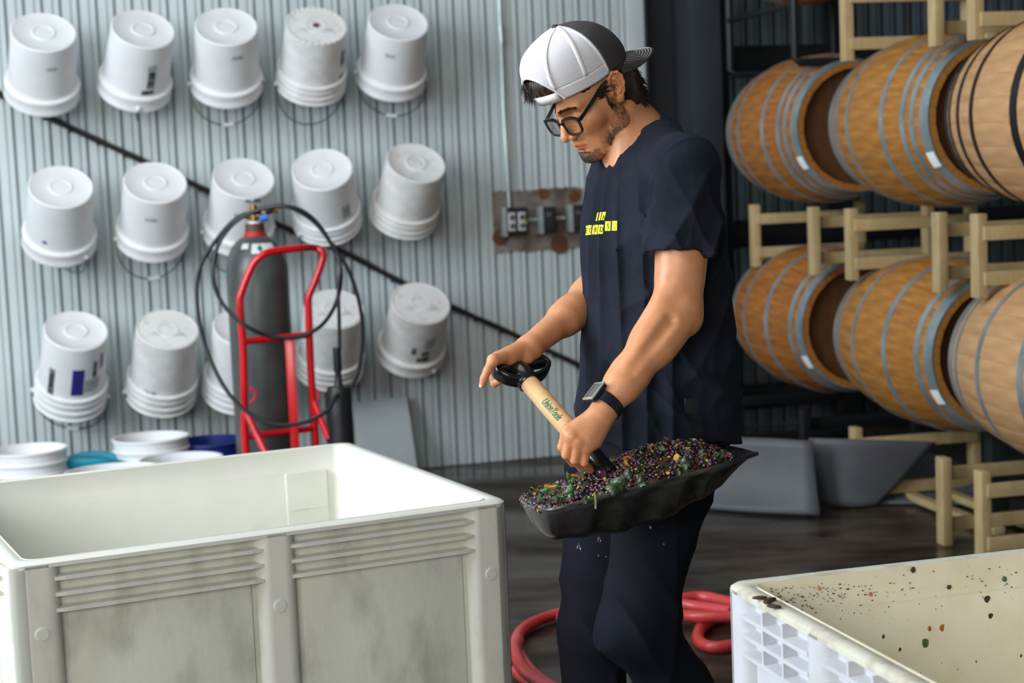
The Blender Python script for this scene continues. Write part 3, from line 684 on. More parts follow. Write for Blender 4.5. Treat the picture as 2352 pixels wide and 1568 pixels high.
# ------------------------------------------------------------------ wooden barrel racks
def tbox(mb, p, q, w_, h_):
    "timber from p to q, w_ across horizontally, h_ tall"
    d = (q-p); L = d.length; d.normalize(); M_ = ori(d, (0, 0, 1)) if abs(d.z) < .9 else ori(d, BD); M_ = Matrix.Translation(p) @ M_
    mb.box(-h_/2, h_/2, -w_/2, w_/2, 0, L, M_, .004)
def rack(Ya, Yb, z0, H, label, m_='pine', open_=False):
    e = empty('barrel_rack', (cX((Ya+Yb)/2), (Ya+Yb)/2, z0)); tag(e, label, 'rack', 'wooden racks between the barrels'); o_ = -Vector(e.location)
    def pt(Y, side, z): s = .25 if side < 0 else -.29; return Vector((cX(Y), Y, z0+z))+BS*s*1.0+o_
    for side in (-1, 1):
        for Y in (Ya, Yb):
            mb = MB(); p = pt(Y, side, 0); mb.box(-.019, .019, -.032, .032, 0, H, Matrix.Translation(p) @ Matrix.Rotation(math.atan2(BD.y, BD.x)+math.pi/2, 4, 'Z'), .006)
            mb.build('post', m_, e)
    for Y in (Ya-.03, Yb+.03):
        for z in (.07, H-.07):
            mb = MB(); tbox(mb, pt(Y, -1, z), pt(Y, 1, z), .03, .05); mb.build('cross_beam', m_, e)
    for f in (.42, .72):
        mb = MB(); tbox(mb, pt(Ya, -1, .03).lerp(pt(Ya, 1, .03), f), pt(Yb, -1, .03).lerp(pt(Yb, 1, .03), f), .05, .03); mb.build('runner', m_, e)
for lv, z0, H, nm in ((0, 0, .335, 'floor level'), (1, .955, .30, 'middle level'), (2, 1.86, .33, 'top level')):
    if lv > 0 and lv != 2: rack(8.45, 7.72, z0, H, 'pine rack at the %s below the far left barrel' % nm)
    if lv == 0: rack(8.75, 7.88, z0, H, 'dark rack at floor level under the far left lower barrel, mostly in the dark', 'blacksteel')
    rack(7.32, 6.52, z0, H, 'pine rack at the %s in the middle of the barrel row' % nm)
    rack(6.22, 5.40, z0, H, 'pine rack at the %s under the right hand barrels' % nm)
e = empty('steel_rack', (cX(8), 8, 1.85)); tag(e, 'black steel bar rack holding the topmost barrel beside the column', 'rack'); o_ = -Vector(e.location)
for i, Y in enumerate((8.7, 7.86)):
    a = Vector((cX(Y), Y, 0))+BS*.26; b_ = Vector((cX(Y), Y, 0))-BS*.28
    mb = MB(); q = [Vector((a.x, a.y, 2.3)), Vector((a.x, a.y, 1.91)), Vector((a.x+.02, a.y, 1.89)), Vector((b_.x-.02, b_.y, 1.89)), Vector((b_.x, b_.y, 1.91)), Vector((b_.x, b_.y, 2.3))]
    mb.tube([v+o_ for v in q], .019, 8); mb.build('hoop_bar', 'blacksteel', e)
mb = MB(); a = Vector((cX(8.7), 8.7, 2.15))+BS*.26; b_ = Vector((cX(7.86), 7.86, 2.15))+BS*.26; mb.tube([a+o_, b_+o_], .016, 8); mb.build('side_bar', 'blacksteel', e)
# dark green steel post at the right
c = on_z(2290, 1205, 0); mb = MB(); mb.box(-.035, .035, -.035, .035, 0, .37, Matrix.Translation((c.x, c.y, 0)) @ Matrix.Rotation(.2, 4, 'Z'), .004)
o = mb.build('steel_post', 'greensteel'); tag(o, 'short dark green steel post standing under the right lower barrels', 'post')
mb = MB(); mb.box(-.06, .06, -.06, .06, 0, .012, Matrix.Translation((c.x, c.y, 0)) @ Matrix.Rotation(.2, 4, 'Z')); mb.build('foot_plate', 'greensteel', o)

# ------------------------------------------------------------------ grey rubber sheeting on the floor
def sheet(name, cols, label, nb=10):
    "cols: list of (top pixel x, y, Y), (bottom pixel x, y); bottom lies on the floor"
    rows = []
    for (tx, ty, tY), (bx, by), bow in cols:
        t = P(tx, ty, tY); b = on_z(bx, by, .012); row = []
        for k in range(nb+1):
            f = k/nb; p = t.lerp(b, f); p.z += -bow*math.sin(math.pi*f)*.5; p.y += bow*math.sin(math.pi*f)*.6; p.z = max(p.z, .012); row.append(p)
        rows.append(row)
    rr = [catmull([r_[k] for r_ in rows], 4) for k in range(nb+1)]
    mb = MB(); mb.grid(rr); o = mb.build(name, 'mat_grey'); solidify(o, .008); tag(o, label, 'rubber sheet'); return o
sheet('rubber_sheet', [((1600, 1004, 7.35), (1520, 1150), .03), ((1675, 1004, 7.3), (1610, 1166), .04), ((1760, 1006, 7.22), (1730, 1176), .05), ((1866, 1012, 7.12), (1884, 1183), .02)],
      'grey rubber sheet with its near edge propped up on the floor behind the man')
sheet('rubber_sheet', [((1858, 1006, 7.26), (1885, 1158), .01), ((1960, 1008, 7.2), (1930, 1163), .01), ((2060, 1012, 7.2), (1975, 1163), .03), ((2150, 1016, 7.2), (2010, 1160), .05)],
      'grey rubber sheet curling upwards to the right under the barrels')
sheet('rubber_sheet', [((2120, 1040, 7.5), (2010, 1156), .02), ((2190, 1050, 7.5), (2090, 1156), .04), ((2240, 1080, 7.4), (2180, 1158), .04), ((2262, 1120, 7.3), (2262, 1158), .02)],
      'dark shaded inner end of the curled grey sheeting beside the right rack foot')

# ------------------------------------------------------------------ red hose
def hose(name, px, label, parent=None, z=.022, r_=.019, closed=False):
    mb = MB(); mb.tube(catmull([on_z(x, y, z if len(q) == 0 else q[0]) for x, y, *q in px], 10, closed), r_, 12, closed=closed)
    o = mb.build(name, 'hose', parent)
    if label: tag(o, label, 'hose')
    return o
hh = hose('red_hose', [(1560, 1375), (1610, 1370), (1665, 1380), (1730, 1400), (1790, 1450), (1770, 1530), (1660, 1600), (1500, 1640), (1350, 1615), (1240, 1560), (1192, 1500), (1190, 1460), (1225, 1430), (1290, 1408), (1400, 1388), (1520, 1384, .055), (1600, 1392, .055), (1680, 1405, .06)],
     'thick red rubber hose lying in loops on the wet floor behind the man')
hose('hose_loop', [(1190, 1470, .055), (1184, 1495, .055), (1210, 1545, .055), (1300, 1595, .055), (1420, 1630, .055), (1560, 1625, .055)], None, hh)
hose('hose_loop', [(1185, 1540), (1240, 1585), (1330, 1625), (1450, 1660)], None, hh)
hose('hose_loop', [(1700, 1396), (1660, 1408), (1625, 1428), (1606, 1450), (1608, 1474), (1640, 1486), (1690, 1480), (1740, 1465)], None, hh)
hose('hose_loop', [(1287, 1420, .03), (1360, 1398, .03), (1460, 1400, .025), (1560, 1412, .05), (1620, 1416, .058), (1690, 1415, .058)], None, hh)

# ------------------------------------------------------------------ harvest bins
def make_bin(label, M0, L, W, H, name, faces, m_out, m_in, m_rim, wall=.035, rec=.024, m_rec='bin_dirt', skew=0):
    """faces: dict side -> list of panels (s0, s1) with ribs; side f/b run along x, l/r along y"""
    e = empty(name); e.matrix_world = M0; tag(e, label, 'bin')
    T = wall
    # outer skin behind the recesses + floor
    mb = MB(); o_ = rec
    mb.box(o_, L-o_, o_, T, .1, H-.004); mb.box(o_, L-o_, W-T, W-o_, .1, H-.004); mb.box(o_, T, T, W-T, .1, H-.004); mb.box(L-T, L-o_, T, W-T, .1, H-.004)
    mb.build('outer_wall', m_rec, e)
    # inner skin, slightly tapering inwards towards the floor, with rounded vertical corners
    def rr(x0, x1, y0, y1, r_, z, n=5):
        pts = []
        for (cx, cy, a0) in ((x1-r_, y1-r_, 0), (x0+r_, y1-r_, 90), (x0+r_, y0+r_, 180), (x1-r_, y0+r_, 270)):
            for k in range(n+1): a = R(a0+90*k/n); pts.append(Vector((cx+r_*math.cos(a), cy+r_*math.sin(a), z)))
        return pts
    mb = MB(); mb.grid([rr(T, L-T, T, W-T, .03, H), rr(T+.002, L-T-.002, T+.002, W-T-.002, .032, H-.06), rr(T+.006, L-T-.006, T+.006, W-T-.006, .034, H-.064), rr(T+.018, L-T-.018, T+.018, W-T-.018, .045, .16), rr(T+.03, L-T-.03, T+.03, W-T-.03, .04, .12)], closed_v=True)
    k = len(mb.v); mb.f.append(tuple(range(k-24, k))); mb.mi.append(0)
    mb.build('liner', m_in, e, fix=False)
    # rim
    mb = MB()
    def rim(z): return [rr(T, L-T, T, W-T, .03, z), rr(T-.006, L-T+.006, T-.006, W-T+.006, .034, z+.005), rr(.006, L-.006, .006, W-.006, .028, z+.005), rr(0, L, 0, W, .03, z), rr(0, L, 0, W, .03, z-.008), rr(rec, L-rec, rec, W-rec, .01, z-.012)]
    mb.grid(rim(H-.005), closed_v=True); mb.build('rim', m_rim, e)
    # faces: pillars proud of the recessed panels
    def fr(side):
        if side == 'f': return Matrix.Identity(4), L
        if side == 'b': return Matrix.Translation((L, W, 0)) @ Matrix.Rotation(math.pi, 4, 'Z'), L
        if side == 'l': return Matrix.Translation((0, W, 0)) @ Matrix.Rotation(-math.pi/2, 4, 'Z'), W
        return Matrix.Translation((L, 0, 0)) @ Matrix.Rotation(math.pi/2, 4, 'Z'), W
    for side, cfg in faces.items():
        Mf, S = fr(side); pans = cfg['panels']; edges = [0]+[q for p_ in pans for q in p_[:2]]+[S]
        for i in range(0, len(edges), 2):
            a, b_ = edges[i], edges[i+1]; mb = MB(); ra = .0 if i == 0 else .014; rb_ = .0 if i == len(edges)-2 else .014
            prof = []
            if i == 0: prof += [(a+.03, rec+.004), (a+.0, .03), (a+.004, .012), (a+.012, .004), (a+.03, 0), (a+.036, 0)]
            else: prof += [(a-.002, rec+.004), (a, rec), (a+.004, .012), (a+.012, .003), (a+.022, 0), (a+.028, 0)]
            if i == len(edges)-2: prof += [(b_-.036, 0), (b_-.03, 0), (b_-.012, .004), (b_-.004, .012), (b_, .03), (b_-.03, rec+.004)]
            else: prof += [(b_-.028, 0), (b_-.022, 0), (b_-.012, .003), (b_-.004, .012), (b_, rec), (b_+.002, rec+.004)]
            mb.grid([[Mf @ Vector((x, y, z)) for (x, y) in prof] for z in (.0, .3, .6, H-.008)])
            mb.build('pillar', m_out if not cfg.get('mp') else cfg['mp'], e)
            if cfg.get('plugs') is not None:
                pz = cfg['plugs'][i//2]
                if pz:
                    mb = MB(); mb.lathe([(0, .0022), (.0125, .0020), (.0138, .0003), (.0150, .0006), (.0160, 0)], 24, Mf @ Matrix.Translation((pz[0], 0, pz[1])) @ Matrix.Rotation(math.pi/2, 4, 'X')); mb.build('plug', 'plug', e)
        for (a, b_, *_) in pans:
            for z in cfg['ribs']:
                mb = MB()
                # thin shelf with pointed ends running onto the pillars
                top = [(a-.012, .0015), (a+.010, -.001), (b_-.010, -.001), (b_+.012, .0015)]; 
                vs = []
                for dz in (.0035, -.0035): vs += [Mf @ Vector((x, y, z+dz)) for x, y in top]+[Mf @ Vector((b_+.004, rec+.002, z+dz*2)), Mf @ Vector((a-.004, rec+.002, z+dz*2))]
                n = 6; fs = [tuple(range(n)), tuple(range(n, 2*n))[::-1]]+[(i, (i+1) % n, n+(i+1) % n, n+i) for i in range(n)]
                mb.add(vs, fs); mb.build('rib', m_out, e, smooth=False)
            for k in range(cfg.get('vert', 0)):
                x = a+(b_-a)*(k+1)/(cfg['vert']+1); mb = MB(); mb.box(x-.003, x+.003, -.0, rec+.003, cfg['ribs'][-1]-.0, H-.02, Mf); mb.build('upright_rib', m_out, e)
            # flat raised panel under the ribs
            mb = MB(); zb = cfg['ribs'][-1]-.006; mb.box(a+.012, b_-.012, rec-.004, rec+.002, .1, zb, Mf, .002); mb.build('side_panel', m_rec, e)
    mb = MB()
    for x in (.0, L/2-.06, L-.12):
        mb.box(x, x+.12, .0, W, .0, .1)
    mb.build('skid', m_out, e)
    return e
c_nl, c_nr, c_fr = on_z(20, 1300, .76), on_z(1168, 1148, .76), on_z(815, 1012, .76)
xd = (c_nr-c_nl); Lb = xd.length; xd.normalize(); yd = Vector((-xd.y, xd.x, 0)); Wb = (c_fr-c_nr).dot(yd)
Mb1 = Matrix(((xd.x, yd.x, 0, c_nl.x), (xd.y, yd.y, 0, c_nl.y), (0, 0, 1, 0), (0, 0, 0, 1)))
k_ = Lb/1.09
fl = dict(panels=[(.099*k_, .506*k_), (.592*k_, .991*k_)], ribs=[.722, .690, .658], plugs=[(.055, .615), (.549*k_, .600), (1.04*k_, .600)])
sd_ = dict(panels=[(.11, Wb/2-.04), (Wb/2+.04, Wb-.11)], ribs=[.722, .690, .658], vert=4)
b1 = make_bin('large cream plastic harvest bin with scuffed ribbed sides at the left front', Mb1, Lb, Wb, .76, 'harvest_bin', dict(f=fl, r=sd_, l=sd_, b=fl), 'bin_pale', 'bin', 'bin')
# raised pad and faint seams on the inside of the far wall
mb = MB(); mb.box(Lb-.20, Lb-.085, Wb-.052, Wb-.035, .40, .70, None, .003); pad = mb.build('inner_pad', 'bin', b1)
for z in (.50, .60): mb = MB(); mb.box(Lb-.195, Lb-.09, Wb-.0545, Wb-.050, z, z+.003); mb.build('pad_seam', 'bin_pale', pad)
for i in range(14):   # scalloped outer edge of the right hand rim
    y = .12+(Wb-.24)*i/13; mb = MB(); mb.ball((Lb-.003, y, .750), .03, 2, (.16, .9, .22)); mb.build('rim_nub', 'bin_rim', b1)

c0 = on_z(1665, 1335, .76); c1 = on_z(2352, 1257, .76); xd = (c1-c0).normalized(); yd = Vector((-xd.y, xd.x, 0)); L2, W2 = 1.09, 1.05
og = c0-yd*W2
Mb2 = Matrix(((xd.x, yd.x, 0, og.x), (xd.y, yd.y, 0, og.y), (0, 0, 1, 0), (0, 0, 0, 1)))
sl = dict(panels=[(.075, .31), (.385, .62), (.69, .98)], ribs=[.715, .682, .649], vert=2, mp='bin_white')
MT['bin_white'] = mat('white_bin_plastic', '#c4c6cb', .45, 0, '#b4b4b4', 7, 7, bump=.05, mix=(.5, .8))
b2 = make_bin('cream plastic harvest bin splashed with leaf scraps at the right front corner', Mb2, L2, W2, .76, 'harvest_bin', dict(l=sl, b=fl, f=dict(fl), r=sl), 'bin_white', 'bin_cream', 'bin_rim', m_rec='bin_white')
# scraps stuck to the inner far wall of the right bin
def inner_pt(x, y): return on_plane(x, y, c0-yd*.0405, -yd)
tl = R(1.5)
for i, (x, y, s_, m_, lab) in enumerate([(2125, 1477, .012, 'leaf', 'bright green leaf scrap on the inner wall of the right bin'), (2163, 1441, .0065, 'stem', 'orange brown scrap above the bright green leaf in the right bin'), (2134, 1443, .005, 'stem', 'small brown scrap left of the orange one in the right bin'),
        (2240, 1518, .0075, 'leaf', 'dark green scrap right of the lower middle of the right bin wall'), (2066, 1490, .006, 'bits', 'dark pip left of the green leaf inside the right bin'), (2028, 1461, .004, 'bits', 'small dark pip far left of the green leaf inside the right bin'),
        (2267, 1375, .007, 'bits', 'dark elongated scrap high on the right bin wall'), (2307, 1330, .006, 'leaf_dark', 'narrow green scrap near the rim at the right edge'), (2274, 1413, .006, 'bits', 'thin dark scrap below the dark elongated one'), (2343, 1505, .010, 'leaf_dark', 'dark leaf scrap cut by the right edge of the photo'),
        (2197, 1536, .006, 'bits', 'dark triangular pip near the lower middle of the right bin wall'), (2275, 1560, .011, 'leaf_dark', 'dark leaf piece at the bottom edge inside the right bin'), (2112, 1544, .005, 'bits', 'dark speck near the bottom left inside the right bin'), (2161, 1521, .003, 'bits', 'tiny dark speck below the green leaf'),
        (2180, 1348, .0045, 'bits', 'small dark speck just under the far rim of the right bin'), (2098, 1309, .005, 'bits', 'dark fleck close under the rim of the right bin'), (1882, 1352, .0035, 'stem', 'small brown fleck left under the rim of the right bin'), (2000, 1364, .0035, 'stem', 'small brown fleck under the rim, right of the first one'), (1980, 1482, .004, 'leaf', 'tiny green fleck at the left lower part of the right bin wall')]):
    c = inner_pt(x, y); r_ = random.Random(i); n = 7; vs = []
    a0 = r_.random()*6
    ring_ = [(s_*(.6+.6*r_.random())*math.cos(a0+2*math.pi*k/n), s_*(.7+.7*r_.random())*math.sin(a0+2*math.pi*k/n)) for k in range(n)]
    vs = [c-yd*.0015+xd*a+Vector((0, 0, b_)) for a, b_ in ring_]+[c+yd*.001+xd*a+Vector((0, 0, b_)) for a, b_ in ring_]+[c-yd*.004]
    fs = [(k, (k+1) % n, 2*n) for k in range(n)]+[(k, (k+1) % n, n+(k+1) % n, n+k) for k in range(n)]
    mb = MB(); mb.add(vs, fs); tag(mb.build('leaf_scrap', m_, smooth=False), lab, 'leaf scrap', 'scraps stuck inside the right bin')
mb = MB()
for i in range(420):
    u = random.random()
    if i < 190: x = 1760+abs(random.gauss(0, 120)); y = 1345+random.gauss(25, 28)
    else: x = random.uniform(1800, 2352); y = random.uniform(1290, 1565)
    if y < 1352-(x-1690)*.118+8: continue
    if y > 1337+(x-1690)*.52: continue
    c = inner_pt(x, y)-yd*.0005; s_ = random.uniform(.0006, .0018)
    mb.ball(c, s_, 1, (1.6 if i % 2 else 1, .4, .8))
o = mb.build('splash_specks', 'bits', None, fix=False); tag(o, 'fine brown specks sprayed over the inner wall of the right bin', 'specks', kind='stuff')
# a few crushed skins on the left rim of the right bin
for i, (x, y) in enumerate(((1745, 1372), (1762, 1381), (1778, 1392), (1770, 1376))):
    c = on_z(x, y, .763); mb = MB(); mb.ball(c, .009, 2, (1.5, .8, .35), Matrix.Rotation(i*1.3, 3, 'Z')); tag(mb.build('grape_skin_scrap', 'bits'), ('leftmost dark grape skin on the near corner rim of the right bin', 'second dark grape skin along the rim of the right bin', 'dark grape skin farthest from the corner on the rim of the right bin', 'dark grape skin nearest the inner edge of the right bin rim')[i], 'grape skin', 'grape skins on the right bin rim')
# ================================================================== THE MAN
psi, phi, HS = R(33), R(31), .98
hF = Vector((-math.cos(psi)*math.cos(phi), -math.sin(psi)*math.cos(phi), -math.sin(phi)))
hU = Vector((-math.cos(psi)*math.sin(phi), -math.sin(psi)*math.sin(phi), math.cos(phi)))
hL = Vector((math.sin(psi), -math.cos(psi), 0))
hO = P(1408, 213, 3.68)-hL*.072*HS
def hw(f, l, u): return hO+(hF*f+hL*l+hU*u)*HS
HM = np.array([hF, hL, hU], np.float32); HOn = V(hO)
def to_head(p): return ((p-HOn) @ HM.T)/HS
yaw = R(27)
bF = Vector((-math.cos(yaw), -math.sin(yaw), 0)); bL = Vector((math.sin(yaw), -math.cos(yaw), 0))
SH_N, EL_N, WR_N = P(1577, 376, 3.57), P(1558, 712, 3.52), P(1392, 932, 3.41)
SH_F, EL_F, WR_F = P(1420, 372, 3.92), P(1405, 645, 3.92), P(1219, 795, 3.66)
NB = P(1468, 340, 3.76)       # base of the neck

def head_sdf(p, ears=True):
    q = to_head(p); m = q.copy(); m[:, 1] = np.abs(q[:, 1])     # m: mirrored
    d = ell(q, (-.005, 0, .040), (.100, .076, .088))
    d = smin(d, ell(q, (.045, 0, .035), (.062, .064, .062)), .02)
    d = smin(d, ell(q, (.050, 0, -.030), (.044, .052, .062)), .02)
    d = smin(d, ell(m, (.055, .044, -.024), (.028, .020, .020)), .022)           # cheek bones
    d = smin(d, cone(m, (.002, .056, -.010), (.003, .055, -.072), .016, .016), .03)
    d = smin(d, cone(m, (.003, .055, -.074), (.072, .016, -.106), .0150, .0135), .022)
    d = smin(d, ell(q, (.078, 0, -.104), (.017, .021, .016)), .012)
    d = smin(d, ell(q, (.050, 0, -.080), (.040, .040, .032)), .02)
    d = smin(d, ell(q, (.070, 0, -.068), (.025, .026, .022)), .012)
    d = smin(d, cone(m, (.098, .010, .020), (.080, .046, .017), .0095, .0075), .014)   # brow ridge
    d = smax(d, -ell(m, (.101, .031, -.001), (.017, .019, .0125)), .014)         # sockets
    d = smin(d, ell(m, (.0765, .0315, -.002), (.0130, .0140, .0125)), .004)      # lids over the eyes
    d = smin(d, cone(q, (.090, 0, .010), (.1125, 0, -.033), .0075, .0085), .011)
    d = smin(d, ell(q, (.1135, 0, -.0385), (.0110, .0108, .0100)), .006)
    d = smin(d, ell(m, (.1015, .0130, -.0425), (.0110, .0062, .0078)), .005)
    d = smax(d, -ell(m, (.1065, .0065, -.0500), (.0055, .0034, .0040)), .002)
    # lips
    d = smin(d, cone(m, (.0985, .000, -.0655), (.0860, .0225, -.0705), .0050, .0020), .004)
    d = smin(d, cone(m, (.0965, .000, -.0765), (.0850, .0195, -.0735), .0060, .0020), .004)
    d = smax(d, -cone(m, (.1045, .000, -.0706), (.0890, .0260, -.0722), .0013, .0011), .0028)
    d = smin(d, cone(q, (.096, 0, -.054), (.098, 0, -.062), .003, .004), .006)
    d = smax(d, -ell(q, (.100, 0, -.0875), (.010, .018, .0055)), .010)             # dent under the lip
    d = d+.0009*snoise(q, 160, 1)*(q[:, 2] < -.04)*(q[:, 0] > .02)*(np.abs(q[:, 1]) < .06)*0
    if ears:
        e = m-V((-.012, .074, .008)); c_, s_ = math.cos(.30), math.sin(.30)      # ear frame tilts out
        ex = e[:, 0]*c_+e[:, 1]*-s_; ey = e[:, 0]*s_+e[:, 1]*c_; ee = np.stack([ex, ey, e[:, 2]], 1)
        c2, s2 = math.cos(.18), math.sin(.18); ee = np.stack([ee[:, 0]*c2+ee[:, 2]*s2, ee[:, 1], -ee[:, 0]*s2+ee[:, 2]*c2], 1)
        de = ell(ee, (0, .004, .002), (.0175, .0065, .031)); de = smax(de, -ell(ee, (.004, .012, -.002), (.0115, .0105, .021)), .004)
        rim = [(.014, .006, .010), (.0125, .009, .024), (.003, .011, .0335), (-.008, .0115, .031), (-.0155, .011, .020), (-.0165, .010, .005), (-.012, .008, -.012), (-.004, .006, -.024)]
        for i in range(len(rim)-1): de = smin(de, cone(ee, rim[i], rim[i+1], .0034, .0034), .003)
        an = [(.000, .009, .020), (-.007, .009, .010), (-.008, .009, -.004), (-.001, .009, -.013)]
        for i in range(3): de = smin(de, cone(ee, an[i], an[i+1], .0030, .0030), .004)
        de = smin(de, ell(ee, (-.001, .006, -.0275), (.0085, .0045, .0085)), .005)   # lobe
        de = smin(de, ell(ee, (.0125, .006, -.008), (.0035, .0045, .0065)), .004)     # tragus
        de = smax(de, -ell(ee, (.005, .006, -.003), (.006, .008, .008)), .003)
        d = smin(d, de, .005)
    return d*HS
def neck_sdf(p):
    d = cone(p, V(hw(-.034, 0, -.030)), V(NB+Vector((.0, .01, -.02))), .049, .056)
    d = smin(d, cone(p, V(hw(-.062, 0, -.010)), V(P(1510, 335, 3.80)), .034, .040), .03)
    d = smin(d, cone(p, V(hw(-.034, .050, -.045)), V(P(1432, 392, 3.70)), .012, .012), .022)      # sternomastoid
    d = smin(d, cone(p, V(hw(.006, .0, -.080)), V(P(1436, 385, 3.74)), .018, .028), .03)
    d = smin(d, cone(p, V(NB), V(P(1490, 470, 3.76)), .070, .11), .04)
    d = smin(d, cone(p, V(P(1515, 350, 3.70)), V(P(1572, 392, 3.60)), .030, .040), .04)
    return d
def fn_head(p): return smin(head_sdf(p), neck_sdf(p), .010)

# --- hand: wrist, four chains and a thumb, palm filled between them
def hand_sdf(p, H):
    d = None
    for i, ch in enumerate(H['fingers']):
        r = H['r'][i]; fd = cone(p, ch[0], ch[1], r*1.12, r)
        fd = smin(fd, cone(p, ch[1], ch[2], r*.98, r*.92), .002); fd = smin(fd, cone(p, ch[2], ch[3], r*.92, r*.78), .002)
        kn = ell(p, ch[0], (r*1.25,)*3); fd = smin(fd, kn, .004)
        d = fd if d is None else smin(d, fd, .0022)
    pm = None
    for i, ch in enumerate(H['fingers']):
        b = V(ch[0]); w_ = V(H['wrist'])+ (V(ch[0])-V(H['fingers'][1 if i < 2 else 2][0]))*.45
        c = cone(p, w_, b, .0155, .0125); pm = c if pm is None else smin(pm, c, .014)
    for (c0, c1, r0, r1) in H['palm']: pm = smin(pm, cone(p, c0, c1, r0, r1), .014)
    d = smin(d, pm, .006)
    t = H['thumb']; td = cone(p, t[0], t[1], .0175, .0125); td = smin(td, cone(p, t[1], t[2], .0118, .0105), .003); td = smin(td, cone(p, t[2], t[3], .0105, .0085), .003)
    return smin(d, td, .009)
YH = 3.395      # depth of the wooden handle at the near hand
near = dict(wrist=P(1383, 950, 3.395), r=[.0094, .0098, .0094, .0085],
    fingers=[[P(1302, 990, YH-.030), P(1291, 1026, YH-.026), P(1310, 1047, YH+.004), P(1328, 1045, YH+.022)],
             [P(1312, 1002, YH-.038), P(1301, 1044, YH-.032), P(1316, 1062, YH-.002), P(1338, 1060, YH+.018)],
             [P(1328, 1016, YH-.040), P(1320, 1056, YH-.034), P(1335, 1074, YH-.004), P(1354, 1068, YH+.016)],
             [P(1347, 1028, YH-.036), P(1342, 1062, YH-.033), P(1356, 1078, YH-.006), P(1368, 1070, YH+.012)]],
    palm=[(P(1375, 965, 3.39), P(1350, 1010, YH-.030), .024, .017), (P(1372, 975, 3.40), P(1364, 1012, YH-.020), .022, .016)],
    thumb=[P(1365, 985, YH+.006), P(1338, 985, YH+.028), P(1318, 982, YH+.036), P(1303, 976, YH+.034)])
BL_, BR_ = P(1138, 846, 3.585), P(1244, 830, 3.655)      # ends of the grip bar
far = dict(wrist=P(1212, 801, 3.655), r=[.0092, .0094, .0090, .0082],
    fingers=[[P(1133, 827, 3.555), P(1120, 850, 3.545), P(1112, 868, 3.545), P(1108, 883, 3.545)],
             [P(1142, 822, 3.590), P(1130, 852, 3.610), P(1136, 880, 3.606), P(1158, 868, 3.590)],
             [P(1156, 818, 3.625), P(1148, 850, 3.655), P(1158, 872, 3.640), P(1174, 858, 3.612)],
             [P(1174, 815, 3.660), P(1168, 846, 3.688), P(1178, 868, 3.670), P(1192, 858, 3.632)]],
    palm=[(P(1205, 806, 3.645), P(1170, 820, 3.60), .022, .017), (P(1222, 808, 3.645), P(1212, 820, 3.625), .017, .013)],
    thumb=[P(1205, 818, 3.63), P(1195, 832, 3.66), P(1188, 846, 3.675), P(1180, 856, 3.68)])
for H in (near, far):
    H['fingers'] = [[V(q) for q in ch] for ch in H['fingers']]; H['wrist'] = V(H['wrist']); H['thumb'] = [V(q) for q in H['thumb']]
    H['palm'] = [(V(a), V(b), c, e_) for a, b, c, e_ in H['palm']]
def arm_sdf(p, S, E, W, near_):
    S, E, W = V(S), V(E), V(W); ax = (W-E)/np.linalg.norm(W-E); ua = (E-S)/np.linalg.norm(E-S)
    out = V((0, -1, 0))
    d = cone(p, S, E, .054, .044)
    d = smin(d, cone(p, S+ua*.10+V(bF)*.012, E-ua*.07+V(bF)*.012, .040, .034), .03)       # biceps
    d = smin(d, cone(p, S+ua*.08-V(bF)*.012, E-ua*.06-V(bF)*.012, .040, .030), .03)       # triceps
    d = smin(d, cone(p, E, E+ax*.09, .043, .044), .03)
    d = smin(d, cone(p, E+ax*.06, E+ax*.20, .045, .033), .03)
    d = smin(d, cone(p, E+ax*.18, W, .034, .0265), .03)
    if near_:
        fr = V(Vector(ax).cross(Vector((0, 1, 0))).normalized()); fr = fr if fr[0] < 0 else -fr
        d = smin(d, cone(p, E-ua*.06+fr*.014+out*.012, E+ax*.13+fr*.014+out*.020, .026, .020), .02)   # brachioradialis
        d = smin(d, cone(p, E+out*.016-fr*.012, E+ax*.17+out*.016-fr*.004, .022, .014), .016)
        d = smin(d, ell(p, E-fr*.030+ua*.006, (.020, .020, .022)), .02)         # point of the elbow
        d = smax(d, -cone(p, E+ax*.03+out*.056+fr*.006, E+ax*.16+out*.054+fr*.008, .006, .003), .020)  # groove between muscles
        d = smin(d, ell(p, W-ax*.006-fr*.018, (.011, .011, .011)), .014)
    return d
def fn_near(p): return smin(arm_sdf(p, SH_N, EL_N, WR_N, True), hand_sdf(p, near), .018)-.0006*snoise(p, 55, 4)
def fn_far(p): return smin(arm_sdf(p, SH_F, EL_F, WR_F, False), hand_sdf(p, far), .018)

# --- clothed trunk
def px2z(y, Y=3.76, x=1505): return P(x, y, Y).z
TS = [(px2z(y), *c) for y, *c in ((1100, 1500, .155, .185), (1010, 1500, .166, .196), (950, 1503, .166, .195), (850, 1506, .155, .190), (700, 1508, .147, .184), (600, 1506, .143, .185), (500, 1504, .138, .185), (400, 1502, .118, .172), (345, 1496, .092, .135), (310, 1492, .06, .08))]
Tz = np.array([t[0] for t in TS]); Tc = np.array([[P(t[1], 784, 3.76).x for t in TS]]).ravel(); Ta = np.array([t[2] for t in TS]); Tb = np.array([t[3] for t in TS])
BFn, BLn = V(bF), V(bL)
def trunk_coords(p):
    z = p[:, 2]; cx = np.interp(z, Tz, Tc).astype(np.float32); x = p[:, 0]-cx; y = p[:, 1]-3.77
    f = x*BFn[0]+y*BFn[1]; l = x*BLn[0]+y*BLn[1]; return f, l, z
